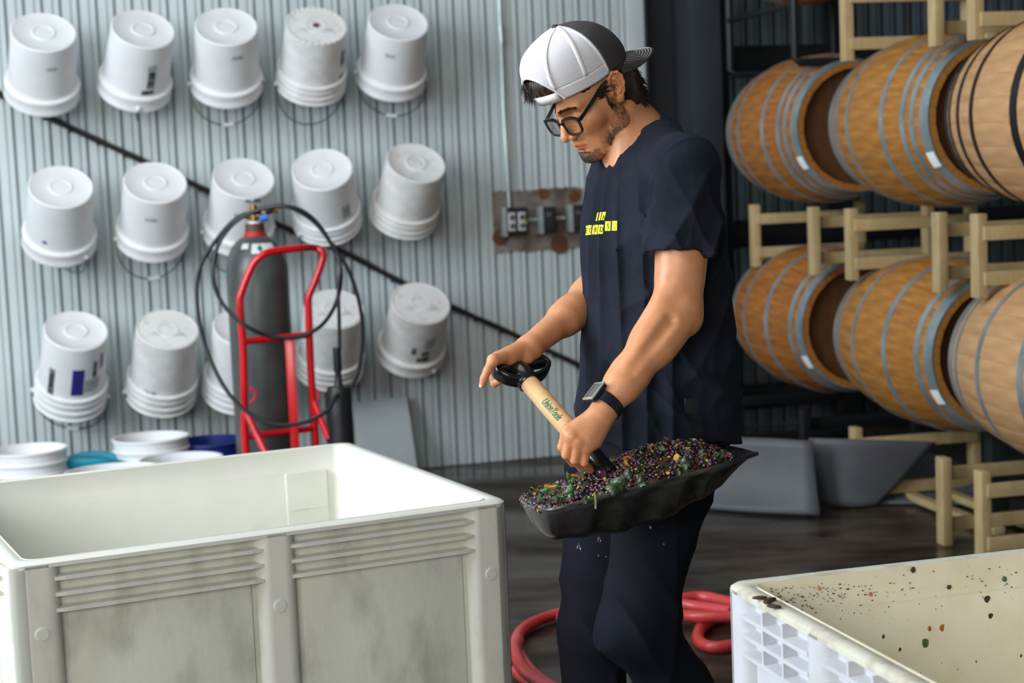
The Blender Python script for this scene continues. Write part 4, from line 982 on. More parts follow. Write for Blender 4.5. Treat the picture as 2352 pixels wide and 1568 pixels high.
def trunk_sdf(p, infl=0):
    f, l, z = trunk_coords(p); a = np.interp(z, Tz, Ta)+infl; b = np.interp(z, Tz, Tb)+infl
    k0 = (np.abs(f/a)**2.3+np.abs(l/b)**2.3)**(1/2.3); k1 = np.sqrt((f/a**2)**2+(l/b**2)**2)+1e-6
    r = np.sqrt(f*f+l*l)+1e-6; d = np.where(k0 > .4, r*(1-1/np.maximum(k0, 1e-3)), -.06)
    d = np.maximum(d, (z-Tz.max()))
    return d
RC = P(1458, 326, 3.755); R1 = bL*.071+Vector((0, 0, .014)); R2 = bF*.060+Vector((0, 0, -.047)); RN = R1.cross(R2).normalized(); RN = RN if RN.z > 0 else -RN
hemN = (P(1557, 580, 3.545)-SH_N).normalized(); hemP = P(1557, 577, 3.545)
hemF = (EL_F-SH_F).normalized(); hemPF = SH_F+hemF*.19
def fold(p):
    f, l, z = trunk_coords(p); th = np.arctan2(l, f); w1 = snoise(p, 7, 2); w2 = snoise(p, 12, 5)
    zt_, zb_ = px2z(330), px2z(1000); h = np.clip((zt_-z)/(zt_-zb_), 0, 1)
    def rd(ph, s=2.0): return (1-np.abs(np.sin(ph)))**s
    front = np.exp(-((th-.55)/.85)**2); side = np.exp(-((th-1.5)/.8)**2)
    pv = p*V((1, 1, .30)); wv_ = snoise(pv, 14, 6); a = .027*front*np.clip(h*2.4, 0, 1)*rd(9.5*th+2.3*wv_+.9*h, 1.2)*(.45+.55*np.abs(snoise(pv, 9, 2)))               # long vertical drapes on the chest
    # creases fanning from the arm pit to the front of the belly
    ph = 34*(z*.75+f*.9)+1.5*w1; a += .020*side*np.exp(-((h-.45)/.28)**2)*rd(ph+.8*wv_, 1.4)
    ph = 30*(z*.9-f*.55)+1.8*w1; a += .018*side*np.exp(-((h-.86)/.15)**2)*rd(ph, 1.4)      # gathered at the waist
    ph = 22*(z*1.0-f*.5+l*.4)+1.5*w2; a += .009*np.exp(-((h-.9)/.2)**2)*rd(ph)
    ph = 9*th+1.2*w2; a += .009*side*(.4+.6*np.abs(w1))*rd(ph*.6+1.5*wv_, 2.0)*np.clip(h*1.5, 0, 1)
    ph = 26*(f*1.0+z*.35)+w1; a += .010*np.exp(-((h-.12)/.12)**2)*rd(ph, 1.5)*side
    a += .006*w1+.0035*snoise(p, 26, 8)+.0025*np.abs(snoise(p, 42, 3))
    return a
def shirt_solid(p):
    d = trunk_sdf(p)
    d = smin(d, cone(p, V(P(1508, 338, 3.73)), V(SH_N-bL*.012), .064, .063), .06)
    d = smin(d, cone(p, V(P(1440, 345, 3.82)), V(SH_F), .056, .060), .05)
    return smin(d, sleeve(p, 0), .028)
def sleeve(p, inner):
    out = None
    for (S_, E_, hn, hp, r0_, r1_) in ((SH_N, EL_N, hemN, hemP, .066, .0715), (SH_F, EL_F, hemF, hemPF, .060, .062)):
        c_ = cone(p, V(S_), V(S_.lerp(E_, .80)), r0_-inner, r1_-inner); ca = (p-V(hp)) @ V(hn)
        c_ = np.maximum(c_, ca-(.03 if inner else 0))
        if inner: c_ = np.maximum(c_, -.03-ca)
        out = c_ if out is None else np.minimum(out, c_)
    return out
def fn_shirt(p):
    d = shirt_solid(p)
    fo = fold(p); f, l, z = trunk_coords(p); h = np.clip((px2z(330)-z)/.62, 0, 1); wv2 = snoise(p, 16, 7)
    def rd2(ph): return (1-np.abs(np.sin(ph)))**1.5
    fo = fo+.0045*rd2(55*(f+.5*z)+3.0*wv2)*np.clip(h*3, .2, 1)*np.abs(snoise(p, 10, 9))
    fo = np.maximum(fo, -.0015)
    # sleeve creases
    t = (p-V(SH_N)) @ V(hemN); rr_ = np.exp(-((np.sqrt(((p-V(SH_N)-t[:, None]*V(hemN))**2).sum(1))-.07)/.03)**2)
    ph = 45*((p-V(SH_N)) @ V(bF))+22*t+1.4*snoise(p, 11, 3)
    fo = fo+.006*rr_*np.clip(t*9, 0, 1)*(1-np.abs(np.sin(ph)))**2
    # seam ring where the sleeve is set in
    sm = np.abs(((p-V(SH_N)) @ V((bL*.75+Vector((0, 0, -.45))+bF*.0).normalized()))-.0-.002); fo = fo+.0022*np.exp(-(sm/.004)**2)*(p[:, 2] > SH_N.z-.12)
    tr0 = trunk_sdf(p)
    tt = -((p-V(hemP)) @ V(hemN)); fo = fo+np.where((tr0 > .012) & (tt > -.01) & (tt < .019), .0022, 0)
    d = d-fo+.006
    sh = np.maximum(d, -(d+.0130)); sh = np.maximum(sh, -np.maximum(sleeve(p, .0165), -(tr0-.032)))
    # openings: neck, sleeves, hem
    r = p-V(RC); u = (r @ V(R1))/R1.length_squared; v = (r @ V(R2))/R2.length_squared; w_ = r @ V(RN)
    hole = (np.sqrt(u*u+v*v)-1)*.07; hole = np.maximum(hole, -w_-.05); sh = np.maximum(sh, -hole)
    f, l, z = trunk_coords(p); hem = px2z(1003)+.010*np.sin(l*26+1)+.02*np.clip(l/.2, -1, 1)*.6-.02*np.clip(-f/.2, 0, 1)
    return np.maximum(np.maximum(sh, hem-z), z-px2z(262))
KN, AN = P(1462, 1436, 3.62), P(1668, 1745, 3.80)
KF, AF = P(1362, 1440, 3.78), P(1368, 1890, 3.84)
HN_, HF_ = P(1535, 985, 3.69), P(1452, 985, 3.86)
def leg_solid(p):
    d = trunk_sdf(p, -.020+.014*0); d = np.maximum(d, p[:, 2]-px2z(940)); d = np.maximum(d, px2z(1075)-p[:, 2])
    d = smin(d, cone(p, V(HN_+Vector((.01, 0, -.02))), V(KN), .112, .078), .04); d = smin(d, cone(p, V(KN), V(AN), .078, .070), .05)
    g = cone(p, V(HF_), V(KF), .108, .076); g = smin(g, cone(p, V(P(1408, 1010, 3.83)), V(P(1372, 1300, 3.80)), .098, .078), .04); g = smin(g, cone(p, V(KF), V(AF), .076, .072), .04)
    d = smin(d, g, .02); return smin(d, ell(p, V(P(1556, 1030, 3.84)), (.105, .105, .12)), .05)
def fn_legs(p):
    w1 = snoise(p, 8, 3); w2 = snoise(p, 15, 6); z = p[:, 2]
    def rd(ph, s=2): return (1-np.abs(np.sin(ph)))**s
    kz = KN.z; a = .009*np.exp(-((z-kz)/.15)**2)*rd(20*z+22*p[:, 0]+1.6*w1, 1.6)
    a += .008*rd(17*p[:, 0]+14*p[:, 1]+1.5*z+.7*w1, 2)+.003*w2*.6
    a += .008*np.exp(-((z-px2z(1100))/.09)**2)*rd(24*z-14*p[:, 0]+1.5*w1)
    d = leg_solid(p)-a+.004
    for A_, K_ in ((AN, KN), (AF, KF)):
        n_ = (A_-K_).normalized(); ca = (p-V(A_+n_*.04)) @ V(n_); rg = np.sqrt(((p-V(A_))**2).sum(1))-.16
        d = np.maximum(d, np.minimum(ca, -rg+.0))
    return d
print('man: solids')
# continuous body: head and neck, both arms with hands, legs
lo = np.array(hO)-.18; hi = np.array(hO)+.18
def bb(pts, m): a = np.array([list(q) for q in pts]); return a.min(0)-m, a.max(0)+m
l0, h0_ = bb([hw(.13, 0, -.13), hw(-.11, 0, .14), hw(0, .09, 0), hw(0, -.09, 0), NB+Vector((.03, 0, -.10)), P(1572, 385, 3.6)], .035)
parts = [surf(fn_head, l0, h0_, .0017)]
l0, h0_ = bb([SH_N, EL_N, WR_N]+[Vector(q) for ch in near['fingers'] for q in ch], .075); parts.append(surf(fn_near, l0, h0_, .0020))
l0, h0_ = bb([SH_F, EL_F, WR_F]+[Vector(q) for ch in far['fingers'] for q in ch], .075); parts.append(surf(fn_far, l0, h0_, .0020))
def fn_core(p): return np.maximum(smin(np.maximum(trunk_sdf(p, -.026), px2z(1000)-p[:, 2]), leg_solid(p)+.018, .03), p[:, 2]-px2z(430))
parts.append(surf(fn_core, (-.05, 3.4, .08), (.75, 4.05, 1.5), .012))
man, mv = npmesh('person', parts, 'skin')
tag(man, 'young man in navy t-shirt and backwards white mesh cap looking down at his loaded shovel', 'person')
# skin tint: lips, stubble, blush on knuckles, ear
q = to_head(mv.astype(np.float32)); am = np.abs(q[:, 1]); tint = np.ones((len(mv), 4), np.float32)
nh = len(parts[0][0]); ish = np.arange(len(mv)) < nh; hs_ = np.ones(len(mv)); hs_[:nh] = np.abs(head_sdf(mv[:nh].astype(np.float32))); ish = ish & (hs_ < .0022)
def ap(wt, col):
    for k in range(3): tint[:, k] *= 1-wt*(1-col[k])
up = np.exp(-((q[:, 2]+.0665+am*.17)/.0034)**2); lo_ = np.exp(-((q[:, 2]+.0770-am*.10)/.0048)**2)
lip = np.clip((up+lo_)*1.3, 0, 1)*(am < .0215)*(q[:, 0] > .080)*ish; ap(lip, (.86, .62, .62))
ap(np.exp(-((q[:, 2]+.0712+am*.05)/.0011)**2)*(am < .024)*(q[:, 0] > .078)*ish, (.45, .32, .32))
ns = .5+.5*snoise(q, 420, 1)*np.clip(.6+snoise(q, 130, 3), 0, 1)
jaw = np.clip(1-np.abs((q[:, 2]+.072+(.078-q[:, 0])*-.15)+.01)/.04, 0, 1)
jl = (q[:, 2] > -.100)*np.clip((-.030-q[:, 2]-.55*np.clip(q[:, 0]-.005, 0, 1))/.02, 0, 1)*np.clip((am-.036)/.014, 0, 1)*(q[:, 0] < .066)*(q[:, 0] > -.014)*np.clip((q[:, 2]+.122)/.008, 0, 1)
ch = np.clip((-.087-q[:, 2])/.008, 0, 1)*(am < .034)*(q[:, 0] > .05)
burn = np.exp(-((q[:, 0]-.012)/.010)**2)*(q[:, 2] < .03)*(q[:, 2] > -.06)*(am > .05)
mus = np.exp(-((q[:, 2]+.0585)/.0035)**2)*(am < .026)*(q[:, 0] > .078)*.35
beard = np.clip(np.maximum.reduce([jl*.9, ch*.95, burn*.9, mus]), 0, 1)*np.clip(.35+.9*ns, 0, 1)*ish
ap(beard*.85, (.30, .22, .18))
cheek = np.exp(-(((q[:, 0]-.075)/.03)**2+((am-.04)/.02)**2+((q[:, 2]+.03)/.02)**2))*ish; ap(cheek*.35, (1, .85, .82))
nose = np.exp(-(((q[:, 0]-.115)/.02)**2+(am/.02)**2+((q[:, 2]+.04)/.018)**2))*ish; ap(nose*.35, (1, .82, .78))
ear = (am > .070)*(q[:, 2] > -.04)*(q[:, 2] < .05)*(q[:, 0] < .02)*(q[:, 0] > -.045)*ish; ap(ear*.3, (1, .80, .74))
for H in (near, far):
    for c_ in H['fingers']:
        for k, w_ in ((0, .35), (1, .4), (3, .3)): 
            dd = np.exp(-(((mv-c_[k])**2).sum(1))/.012**2); ap(dd*w_, (1, .80, .76))
at = man.data.color_attributes.new('tint', 'FLOAT_COLOR', 'POINT'); at.data.foreach_set('color', tint.ravel())
print('man: body', len(mv))
(v, qd) = surf(fn_shirt, (-.05, 3.42, px2z(1060)), (.72, 4.14, 1.64), .0033, margin=.02)
sh, sv = npmesh('t_shirt', [(v, qd)], 'shirt', man); sh['label'] = 'faded navy t-shirt with yellow printed blocks on the chest'
# ribbed collar and hems
ringp = [RC+R1*math.cos(a)*1.04+R2*math.sin(a)*1.04+RN*(-.004) for a in [2*math.pi*i/48 for i in range(48)]]
bvh = BVHTree.FromPolygons([tuple(x) for x in v], [tuple(int(i) for i in f) for f in qd])
mb = MB(); rows = []
for i, p in enumerate(ringp):
    o_ = (p-RC).normalized(); row = []
    for k in range(10):
        a = 2*math.pi*k/10; row.append(p+o_*(.0055*math.cos(a))+(RN*.7+o_*-.5).normalized()*(.0125*math.sin(a)))
    rows.append(row)
mb.grid(rows, closed_u=True, closed_v=True); mb.build('collar', 'shirt', sh)
(v, qd) = surf(fn_legs, (-.05, 3.35, .02), (.75, 4.1, px2z(930)), .0048, margin=.02)
tr, _ = npmesh('trousers', [(v, qd)], 'trouser', man)
mb = MB(); a = P(1566, 925, 3.585); mb.box(-.042, .042, -.006, .006, -.018, .018, Matrix.Translation(P(1606, 930, 3.60)) @ Matrix.Rotation(R(27)+.1, 4, 'Z') @ Matrix.Rotation(.06, 4, 'Y'), .004)
mb.build('tool_pouch', 'rubber', man)
# pocket flap seam on the near hip
pk = catmull([P(1585, 965, 3.62), P(1610, 985, 3.625), P(1640, 1003, 3.64), P(1668, 1012, 3.66)], 5)
# boots
for A_, tilt, nm in ((AN, .55, 0), (AF, 0, 1)):
    base = Vector((A_.x, A_.y, 0)); fz = bF if nm else (bF*.9).normalized()
    def fb(p, base=base, fz=fz, tilt=tilt):
        q = p-V(base); f = q @ V(fz); l = q @ V(bL); z = q[:, 2]
        c, s = math.cos(tilt), math.sin(tilt); fx = f-.13; f2 = fx*c+z*s; z2 = -fx*s*-1*-1+z*c; f2 = f2+.13
        z2 = z*c+fx*s
        Q = np.stack([f2, l, z2], 1).astype(np.float32)
        d = cone(Q, (-.03, 0, .045), (.10, 0, .035), .042, .038); d = smin(d, ell(Q, (.135, 0, .034), (.055, .046, .034)), .03)
        d = smin(d, cone(Q, (-.02, 0, .05), (-.03, 0, .15), .042, .045), .03)
        return np.maximum(d, .004-Q[:, 2])
    vv, qq = surf(fb, np.array(base)-[.3, .3, .02], np.array(base)+[.3, .3, .36], .005)
    npmesh('boot', [(vv, qq)], 'shoe', man)

# --- projecting flat print onto the shirt surface
def project(pts2, m_, name, parent, off=.0012, ctr=(1380, 520), faces=None):
    out = []
    for (x, y) in pts2:
        d = ray(x, y).normalized(); hit = bvh.ray_cast(Vector((0, 0, CAMH)), d)
        if hit[0] is None: return None
        out.append(hit[0]-d*off)
    return out
def print_quad(x0, x1, y0, y1, sk, m_, name='print_block', n=4):
    mb = MB(); rows = []
    for i in range(n+1):
        y = y0+(y1-y0)*i/n; r_ = project([(x0+(x1-x0)*j/n+sk*(y1-y)/(y1-y0), y) for j in range(n+1)], m_, name, sh)
        if r_ is None: return
        rows.append(r_)
    mb.grid(rows); mb.build(name, m_, sh)
def glyph(ch, x0, y0, h, sk, wd_=1.0, name='printed_letter'):
    cu = bpy.data.curves.new('t', 'FONT'); cu.body = ch; cu.size = 1; cu.resolution_u = 3; cu.fill_mode = 'FRONT'
    o = bpy.data.objects.new('t', cu); COL.objects.link(o); dg = bpy.context.evaluated_depsgraph_get(); dg.update()
    me = bpy.data.meshes.new_from_object(o.evaluated_get(dg)); bpy.data.objects.remove(o)
    vs = []
    for v_ in me.vertices:
        x = x0+v_.co.x*h*wd_+sk*v_.co.y; y = y0-v_.co.y*h; hit = project([(x, y)], None, None, None, .002)
        if hit is None: return
        vs.append(hit[0])
    mb = MB(); mb.add(vs, [tuple(p_.vertices) for p_ in me.polygons]); mb.build(name, 'blackink', sh, smooth=False, fix=False)
for (x0, x1, y0, y1, sk) in ((1345, 1349, 518, 540, 1), (1349, 1357, 517, 539, 2), (1359, 1363.5, 517, 538, 3), (1364.5, 1371, 516, 538, 3), (1372.5, 1376, 516, 537, 3), (1376.5, 1384.5, 516, 537, 2), (1389, 1402, 508, 530, 1), (1405, 1417, 507, 529.5, 1), (1368, 1371, 488, 507, 4), (1374, 1378, 487, 506, 4), (1380, 1388, 486.5, 505, 4)):
    print_quad(x0, x1, y0, y1, sk, 'yellowink')
for (c_, x, y, h, sk, w_) in (('E', 1344.2, 535, 16, 1, .6), ('C', 1352, 534, 16, 1, .7), ('R', 1365, 533, 16, 1, .55), ('D', 1376.5, 532, 16, 1, .75), ('S', 1393.5, 525, 17, 0, .8), ('.', 1410, 524.5, 18, 0, 1), ('A', 1383, 504, 15, 1, .6)):
    glyph(c_, x, y, h, sk, w_)
print('man: clothes')

# --- cap (worn backwards)
cap = empty('cap', (0, 0, 0), parent=man); cap['label'] = 'backwards cap with white mesh panels and charcoal bill'
CF = .005
PF = [(.117, .050), (.125, .078), (.127, .105), (.118, .132), (.096, .153), (.060, .166), (.028, .170), (0, .171)]
PB = [(.112, .036), (.117, .056), (.112, .082), (.099, .110), (.078, .136), (.047, .157), (.022, .166), (0, .171)]
PS = [(.083, .043), (.086, .068), (.086, .094), (.080, .119), (.067, .141), (.044, .159), (.021, .168), (0, .171)]
def capxy(th, v, off=0):
    i = min(int(v*7), 6); f = v*7-i
    def g(T):
        a_ = T[i-1] if i else (2*T[0][0]-T[1][0], 2*T[0][1]-T[1][1]); b_, c_ = T[i], T[i+1]; d_ = T[i+2] if i < 6 else (-T[6][0], T[6][1])
        return tuple(.5*(2*b_[k]+(c_[k]-a_[k])*f+(2*a_[k]-5*b_[k]+4*c_[k]-d_[k])*f*f+(3*b_[k]-a_[k]-3*c_[k]+d_[k])*f**3) for k in (0, 1))
    a = g(PF if math.cos(th) >= 0 else PB); s_ = g(PS); c2 = math.cos(th)**2; s2 = 1-c2
    ra, rs = a[0]+off, s_[0]+off
    if ra <= 1e-5: r = 0
    else: r = 1/math.sqrt(c2/ra**2+s2/rs**2)
    u = a[1]*c2+s_[1]*s2+(off if v > .9 else off*.4)
    return (CF+r*math.cos(th), r*math.sin(th), u)
def capw(th, v, off=0): return hw(*capxy(th, v, off))
NT, NV = 120, 42
def cap_part(name, m_, keep, off, thick=.0016, uv=False):
    idx = {}; vs = []; fs = []; uvs = []
    def vid(i, j):
        k = (i % NT, j)
        if k not in idx:
            idx[k] = len(vs); th = 2*math.pi*(i % NT)/NT; vs.append(capw(th, j/NV, off))
            lx = capxy(th, j/NV, off); uvs.append((th*.085+lx[2]*.12, lx[2], lx[1]))
        return idx[k]
    for i in range(NT):
        for j in range(NV):
            th = 2*math.pi*(i+.5)/NT; th = th-2*math.pi if th > math.pi else th
            if keep(th, (j+.5)/NV): fs.append((vid(i, j), vid(i+1, j), vid(i+1, j+1), vid(i, j+1)))
    me = bpy.data.meshes.new(name); me.from_pydata([tuple(q_) for q_ in vs], [], fs)
    if uv:
        a_ = me.attributes.new('cuv', 'FLOAT_VECTOR', 'POINT'); a_.data.foreach_set('vector', [c for t in uvs for c in t])
    o = link(name, me, cap, True, m_); md = o.modifiers.new('t', 'SOLIDIFY'); md.thickness = thick; md.offset = 0; bake(o); return o
def opening(th, v):
    f, l, u = capxy(th, v); return f > 0 and (l/.050)**2+((u-.050)/.070)**2 < 1
def dark(th, v): return abs(th) > 1.75-.15*v
cap_part('mesh_panel', 'capmesh', lambda th, v: not dark(th, v) and not opening(th, v) and v > .14, 0, uv=True)
cap_part('front_panel', 'capdark', lambda th, v: dark(th, v), .0008)
cap_part('sweatband_edge', 'capmesh', lambda th, v: not dark(th, v) and not opening(th, v) and v <= .15, .0006, uv=True)
def strip(name, m_, pts, w_, off=.0014, th_=.0012):
    "fabric strip along (theta, v) points on the dome"
    n = len(pts); L_ = []; R_ = []
    for i, (a, b) in enumerate(pts):
        p = capw(a, b, off); t = (capw(*pts[min(i+1, n-1)], off)-capw(*pts[max(i-1, 0)], off)).normalized()
        nrm = (p-hw(0, 0, .05)).normalized(); sd = t.cross(nrm).normalized(); L_.append(p+sd*w_/2); R_.append(p-sd*w_/2)
    mb = MB(); mb.grid([L_, R_]); o = mb.build(name, m_, cap); md = o.modifiers.new('t', 'SOLIDIFY'); md.thickness = th_; md.offset = 0; bake(o)
for th in (.42, 1.08, -.42, -1.08): strip('seam_tape', 'capwhite', [(th+(.25*(t_-.14) if abs(th) > 1 else .1*(t_-.14)), t_) for t_ in [.14+.86*k/20*.98 for k in range(21)]], .011)
strip('seam_tape', 'capwhite', [(1.72-.15*t_, t_) for t_ in [.02+.95*k/20 for k in range(21)]], .006)
# piping around the opening, adjuster strap
arch = []
for k in range(25):
    a = math.pi*k/24; l = .050*math.cos(a); u = .050+.070*math.sin(a)
    th0 = math.asin(max(-1, min(1, l/.125)))
    v0 = max(0.0, (u-.05)/.20)
    for it in range(30):
        c_ = capxy(th0, v0); v0 = min(1, max(0, v0+(u-c_[2])*4)); th0 += (l-c_[1])*6
    arch.append(capw(th0, v0, .001))
mb = MB(); mb.tube(arch, .0032, 8); mb.build('opening_trim', 'capwhite', cap)
mb = MB(); rows = []
for k in range(13):
    th = -.42+.84*k/12; a = hw(*[c+d_ for c, d_ in zip(capxy(th, 0, .0015), (0, 0, -.001))]); b = hw(*[c+d_ for c, d_ in zip(capxy(th, .10, .0015), (0, 0, .001))]); rows.append([a, b])
mb.grid(rows); o = mb.build('adjuster_strap', 'capwhite', cap); md = o.modifiers.new('t', 'SOLIDIFY'); md.thickness = .003; md.offset = 0; bake(o)
mb = MB(); mb.ball(hw(CF, 0, .1725), .009, 2, (1, 1, .55)); mb.build('button', 'capdark', cap)
# bill
def bill(s_, t_):   # s_ -1..1 across, t_ 0..1 outwards
    th = math.pi-s_*.95; root = capxy(th, .0, .0)
    ex = .078*math.sqrt(max(0, 1-abs(s_)**2.6)); f = root[0]-ex*t_; l = root[1]*(1-.10*t_); u = root[2]+.002-.024*(s_*s_)*(.5+.5*t_)-.42*(ex*t_)
    return (f, l, u)
rows = [[hw(*bill(-1+2*i/32, j/12)) for j in range(13)] for i in range(33)]
mb = MB(); mb.grid(rows); o = mb.build('bill', 'capdark', cap); md = o.modifiers.new('t', 'SOLIDIFY'); md.thickness = .004; md.offset = 0; bake(o)
for j in range(6):
    mb = MB(); pts = []
    for i in range(41):
        s_ = -1+2*i/40; k = .93-.10*j; q_ = bill(s_*k, 0 if abs(s_) > .999 else k); pts.append(hw(q_[0], q_[1], q_[2]+.0030))
    mb.tube(pts, .0007, 4); mb.build('stitching', 'thread', cap)
# --- hair
def strands(mb, n, root, dirf, L0, L1, r_, seed, droop=0):
    rg = random.Random(seed)
    for i in range(n):
        p = root(rg); L_ = rg.uniform(L0, L1); d = dirf(p, rg).normalized(); pts = [p]; 
        for k in range(4):
            d = (d+Vector((rg.gauss(0, .12), rg.gauss(0, .12), rg.gauss(0, .12)))+Vector((0, 0, -droop))).normalized(); pts.append(pts[-1]+d*L_/4)
        mb.tube(pts, [r_, r_, r_*.9, r_*.7, r_*.2], 3, caps=False)
def hair_sdf(p):
    q = to_head(p); m = q.copy(); m[:, 1] = np.abs(q[:, 1])
    d = ell(q, (-.048, 0, .000), (.066, .070, .062)); d = smin(d, ell(q, (-.066, 0, -.035), (.042, .054, .036)), .02)
    d = smin(d, ell(m, (-.052, .040, -.030), (.028, .030, .034)), .015)
    d = d+.0022*np.sin(q[:, 1]*420+6*snoise(q, 40, 1))*np.clip(-q[:, 0]*20, 0, 1)-.003*snoise(q, 90, 2)
    d = np.maximum(d, q[:, 0]+.026); d = smin(d, ell(m, (-.030, .064, .040), (.034, .013, .020)), .006); d = smin(d, ell(m, (.028, .0625, .044), (.040, .010, .011))+.0008*np.sin(q[:, 0]*500), .008); d = np.maximum(d, q[:, 2]-.052)
    return d*HS
l0, h0_ = bb([hw(-.14, .09, .06), hw(-.14, -.09, -.09), hw(-.02, .09, -.09), hw(.07, .09, .06), hw(.07, -.09, .03)], .02)
hv, hq = surf(hair_sdf, l0, h0_, .0022, margin=.008)
hair, _ = npmesh('hair', [(hv, hq)], 'hair', man)
mb = MB()
def rt(rg):
    a = rg.uniform(-.4, 1.25)*1.2; z_ = rg.uniform(-.055, .03)
    return hw(-.050-.060*math.cos(a)*(1-.2*abs(z_)/.05), .066*math.sin(a), z_)
strands(mb, 620, rt, lambda p, rg: (-hU*1.0-hF*.35+hL*.10*rg.gauss(0, 1)), .018, .038, .0011, 3)
mb.build('nape_hair', 'hair', hair, fix=False)
mb = MB()
def rt2(rg): s_ = rg.random(); return hw(.030-.030*s_+rg.uniform(-.012, .012), .071+.001*s_, .040-.020*rg.random()-.012*(1-s_))
strands(mb, 220, rt2, lambda p, rg: (-hF*.9-hU*.30+hL*.08), .016, .034, .0010, 5)
def rt3(rg): return hw(.014+rg.uniform(-.008, .008), .0715-.0*rg.random(), rg.uniform(-.018, .030))
strands(mb, 170, rt3, lambda p, rg: (-hU*1.0-hF*.1), .008, .016, .0009, 6)
mb.build('sideburn_hair', 'hair', hair, fix=False)
def tuft(p):
    q = to_head(p); d = ell(q, (.102, -.006, .082), (.028, .046, .032)); return (d+.0016*np.sin(q[:, 1]*500+5*snoise(q, 60, 3)))*HS
l0, h0_ = bb([hw(.13, .06, .11), hw(.13, -.06, .04), hw(.06, .06, .04), hw(.06, -.06, .11)], .01)
tv, tq = surf(tuft, l0, h0_, .002, margin=.006); npmesh('forelock', [(tv, tq)], 'hair', hair)
mb = MB()
def rt4(rg): a = rg.uniform(-1, 1); return hw(.126-.02*a*a+rg.uniform(-.004, .004), -.022+.026*a, .096+rg.uniform(-.012, .012))
strands(mb, 300, rt4, lambda p, rg: (-hU*.9+hF*.25+hL*rg.gauss(0, .35)), .020, .036, .0010, 8)
mb.build('forelock_hair', 'hair', hair, fix=False)
# beard stubble and eyebrows as short hairs rooted on the face
hb = BVHTree.FromPolygons([tuple(x) for x in parts[0][0]], [tuple(int(i) for i in f) for f in parts[0][1]])
def on_face(l, u, f=None):
    "point on the front or side of the face at head coordinates (l, u)"
    o_ = hw(.25, l, u); h_ = hb.ray_cast(o_, -hF); return h_[0]
def on_side(f, u):
    h_ = hb.ray_cast(hw(f, .2, u), -hL); return h_[0]
mb = MB(); rg = random.Random(11); 
for s_ in (1, -1):
    for i in range(230):
        t = rg.random(); l = s_*(.012+.040*t); u = .0195+.006*math.sin(t*2.4)-.004*t+rg.gauss(0, .0017)*(1.2-.6*t); p = on_face(l, u)
        if p is None: continue
        d = (hL*s_*1.0+hU*(.35-.6*t)+hF*.25).normalized(); mb.tube([p-hF*.0003, p+d*.004+hF*.0008, p+d*.008], [.0006, .0006, .0002], 3, caps=False)
mb.build('eyebrow', 'hair', man, fix=False)
mb = MB()
cand = []
for i in range(3600):
    k = rg.random()
    if k < .55:
        t = rg.random(); f = .004+.070*t+rg.gauss(0, .007); u = -.070-.036*t+rg.gauss(0, .010)
        if t < .25: f = .006+rg.gauss(0, .008); u = rg.uniform(-.085, -.0)
        if .15 < t and u > -.062-.02*t: continue
        p = on_side(f, u); n_ = hL
    else:
        l = rg.gauss(0, .016); u = rg.uniform(-.122, -.088); p = on_face(l, u); n_ = hF
    if p is None or (k < .55 and abs((p-hO).dot(hL)) < .045): continue
    if (p-hO).length > .17 or abs((p-hO).dot(hL)/HS) < .03 and k < .55: continue
    if (p-hO).dot(hU)/HS < -.098-.0*f if k < .55 else False: continue
    cand.append((p, n_))
ok_ = np.abs(head_sdf(np.array([list(c_[0]) for c_ in cand], np.float32))) < .0018
for (p, n_), k in zip(cand, ok_):
    if not k: continue
    d = (-hU*.8+hF*.25+n_*.45+Vector((rg.gauss(0, .2), rg.gauss(0, .2), rg.gauss(0, .2)))).normalized(); mb.tube([p, p+d*rg.uniform(.0015, .0038)], [.00036, .00016], 3, caps=False)
mb.build('beard', 'hair', man, fix=False)
# lashes and lid line
for s_ in (1, -1):
    pts = []
    for k in range(11):
        t = -1+2*k/10; p = on_face(s_*(.0315+.0125*t), -.0075-.0035*(1-t*t)+.002*abs(t)); pts.append(p+hF*.0003)
    mb = MB(); mb.tube(pts, [.0004+.0008*(1-abs(-1+2*k/10)**2) for k in range(11)], 6)
    for k in range(1, 10):
        for e_ in range(2): mb.tube([pts[k], pts[k]+hF*.004-hU*.003+hL*s_*.0006*(k-5), pts[k]+hF*.007-hU*.0035+hL*s_*.0014*(k-5)], [.0003, .00025, .0001], 3, caps=False)
    mb.build('eyelashes', 'lash', man, fix=False)
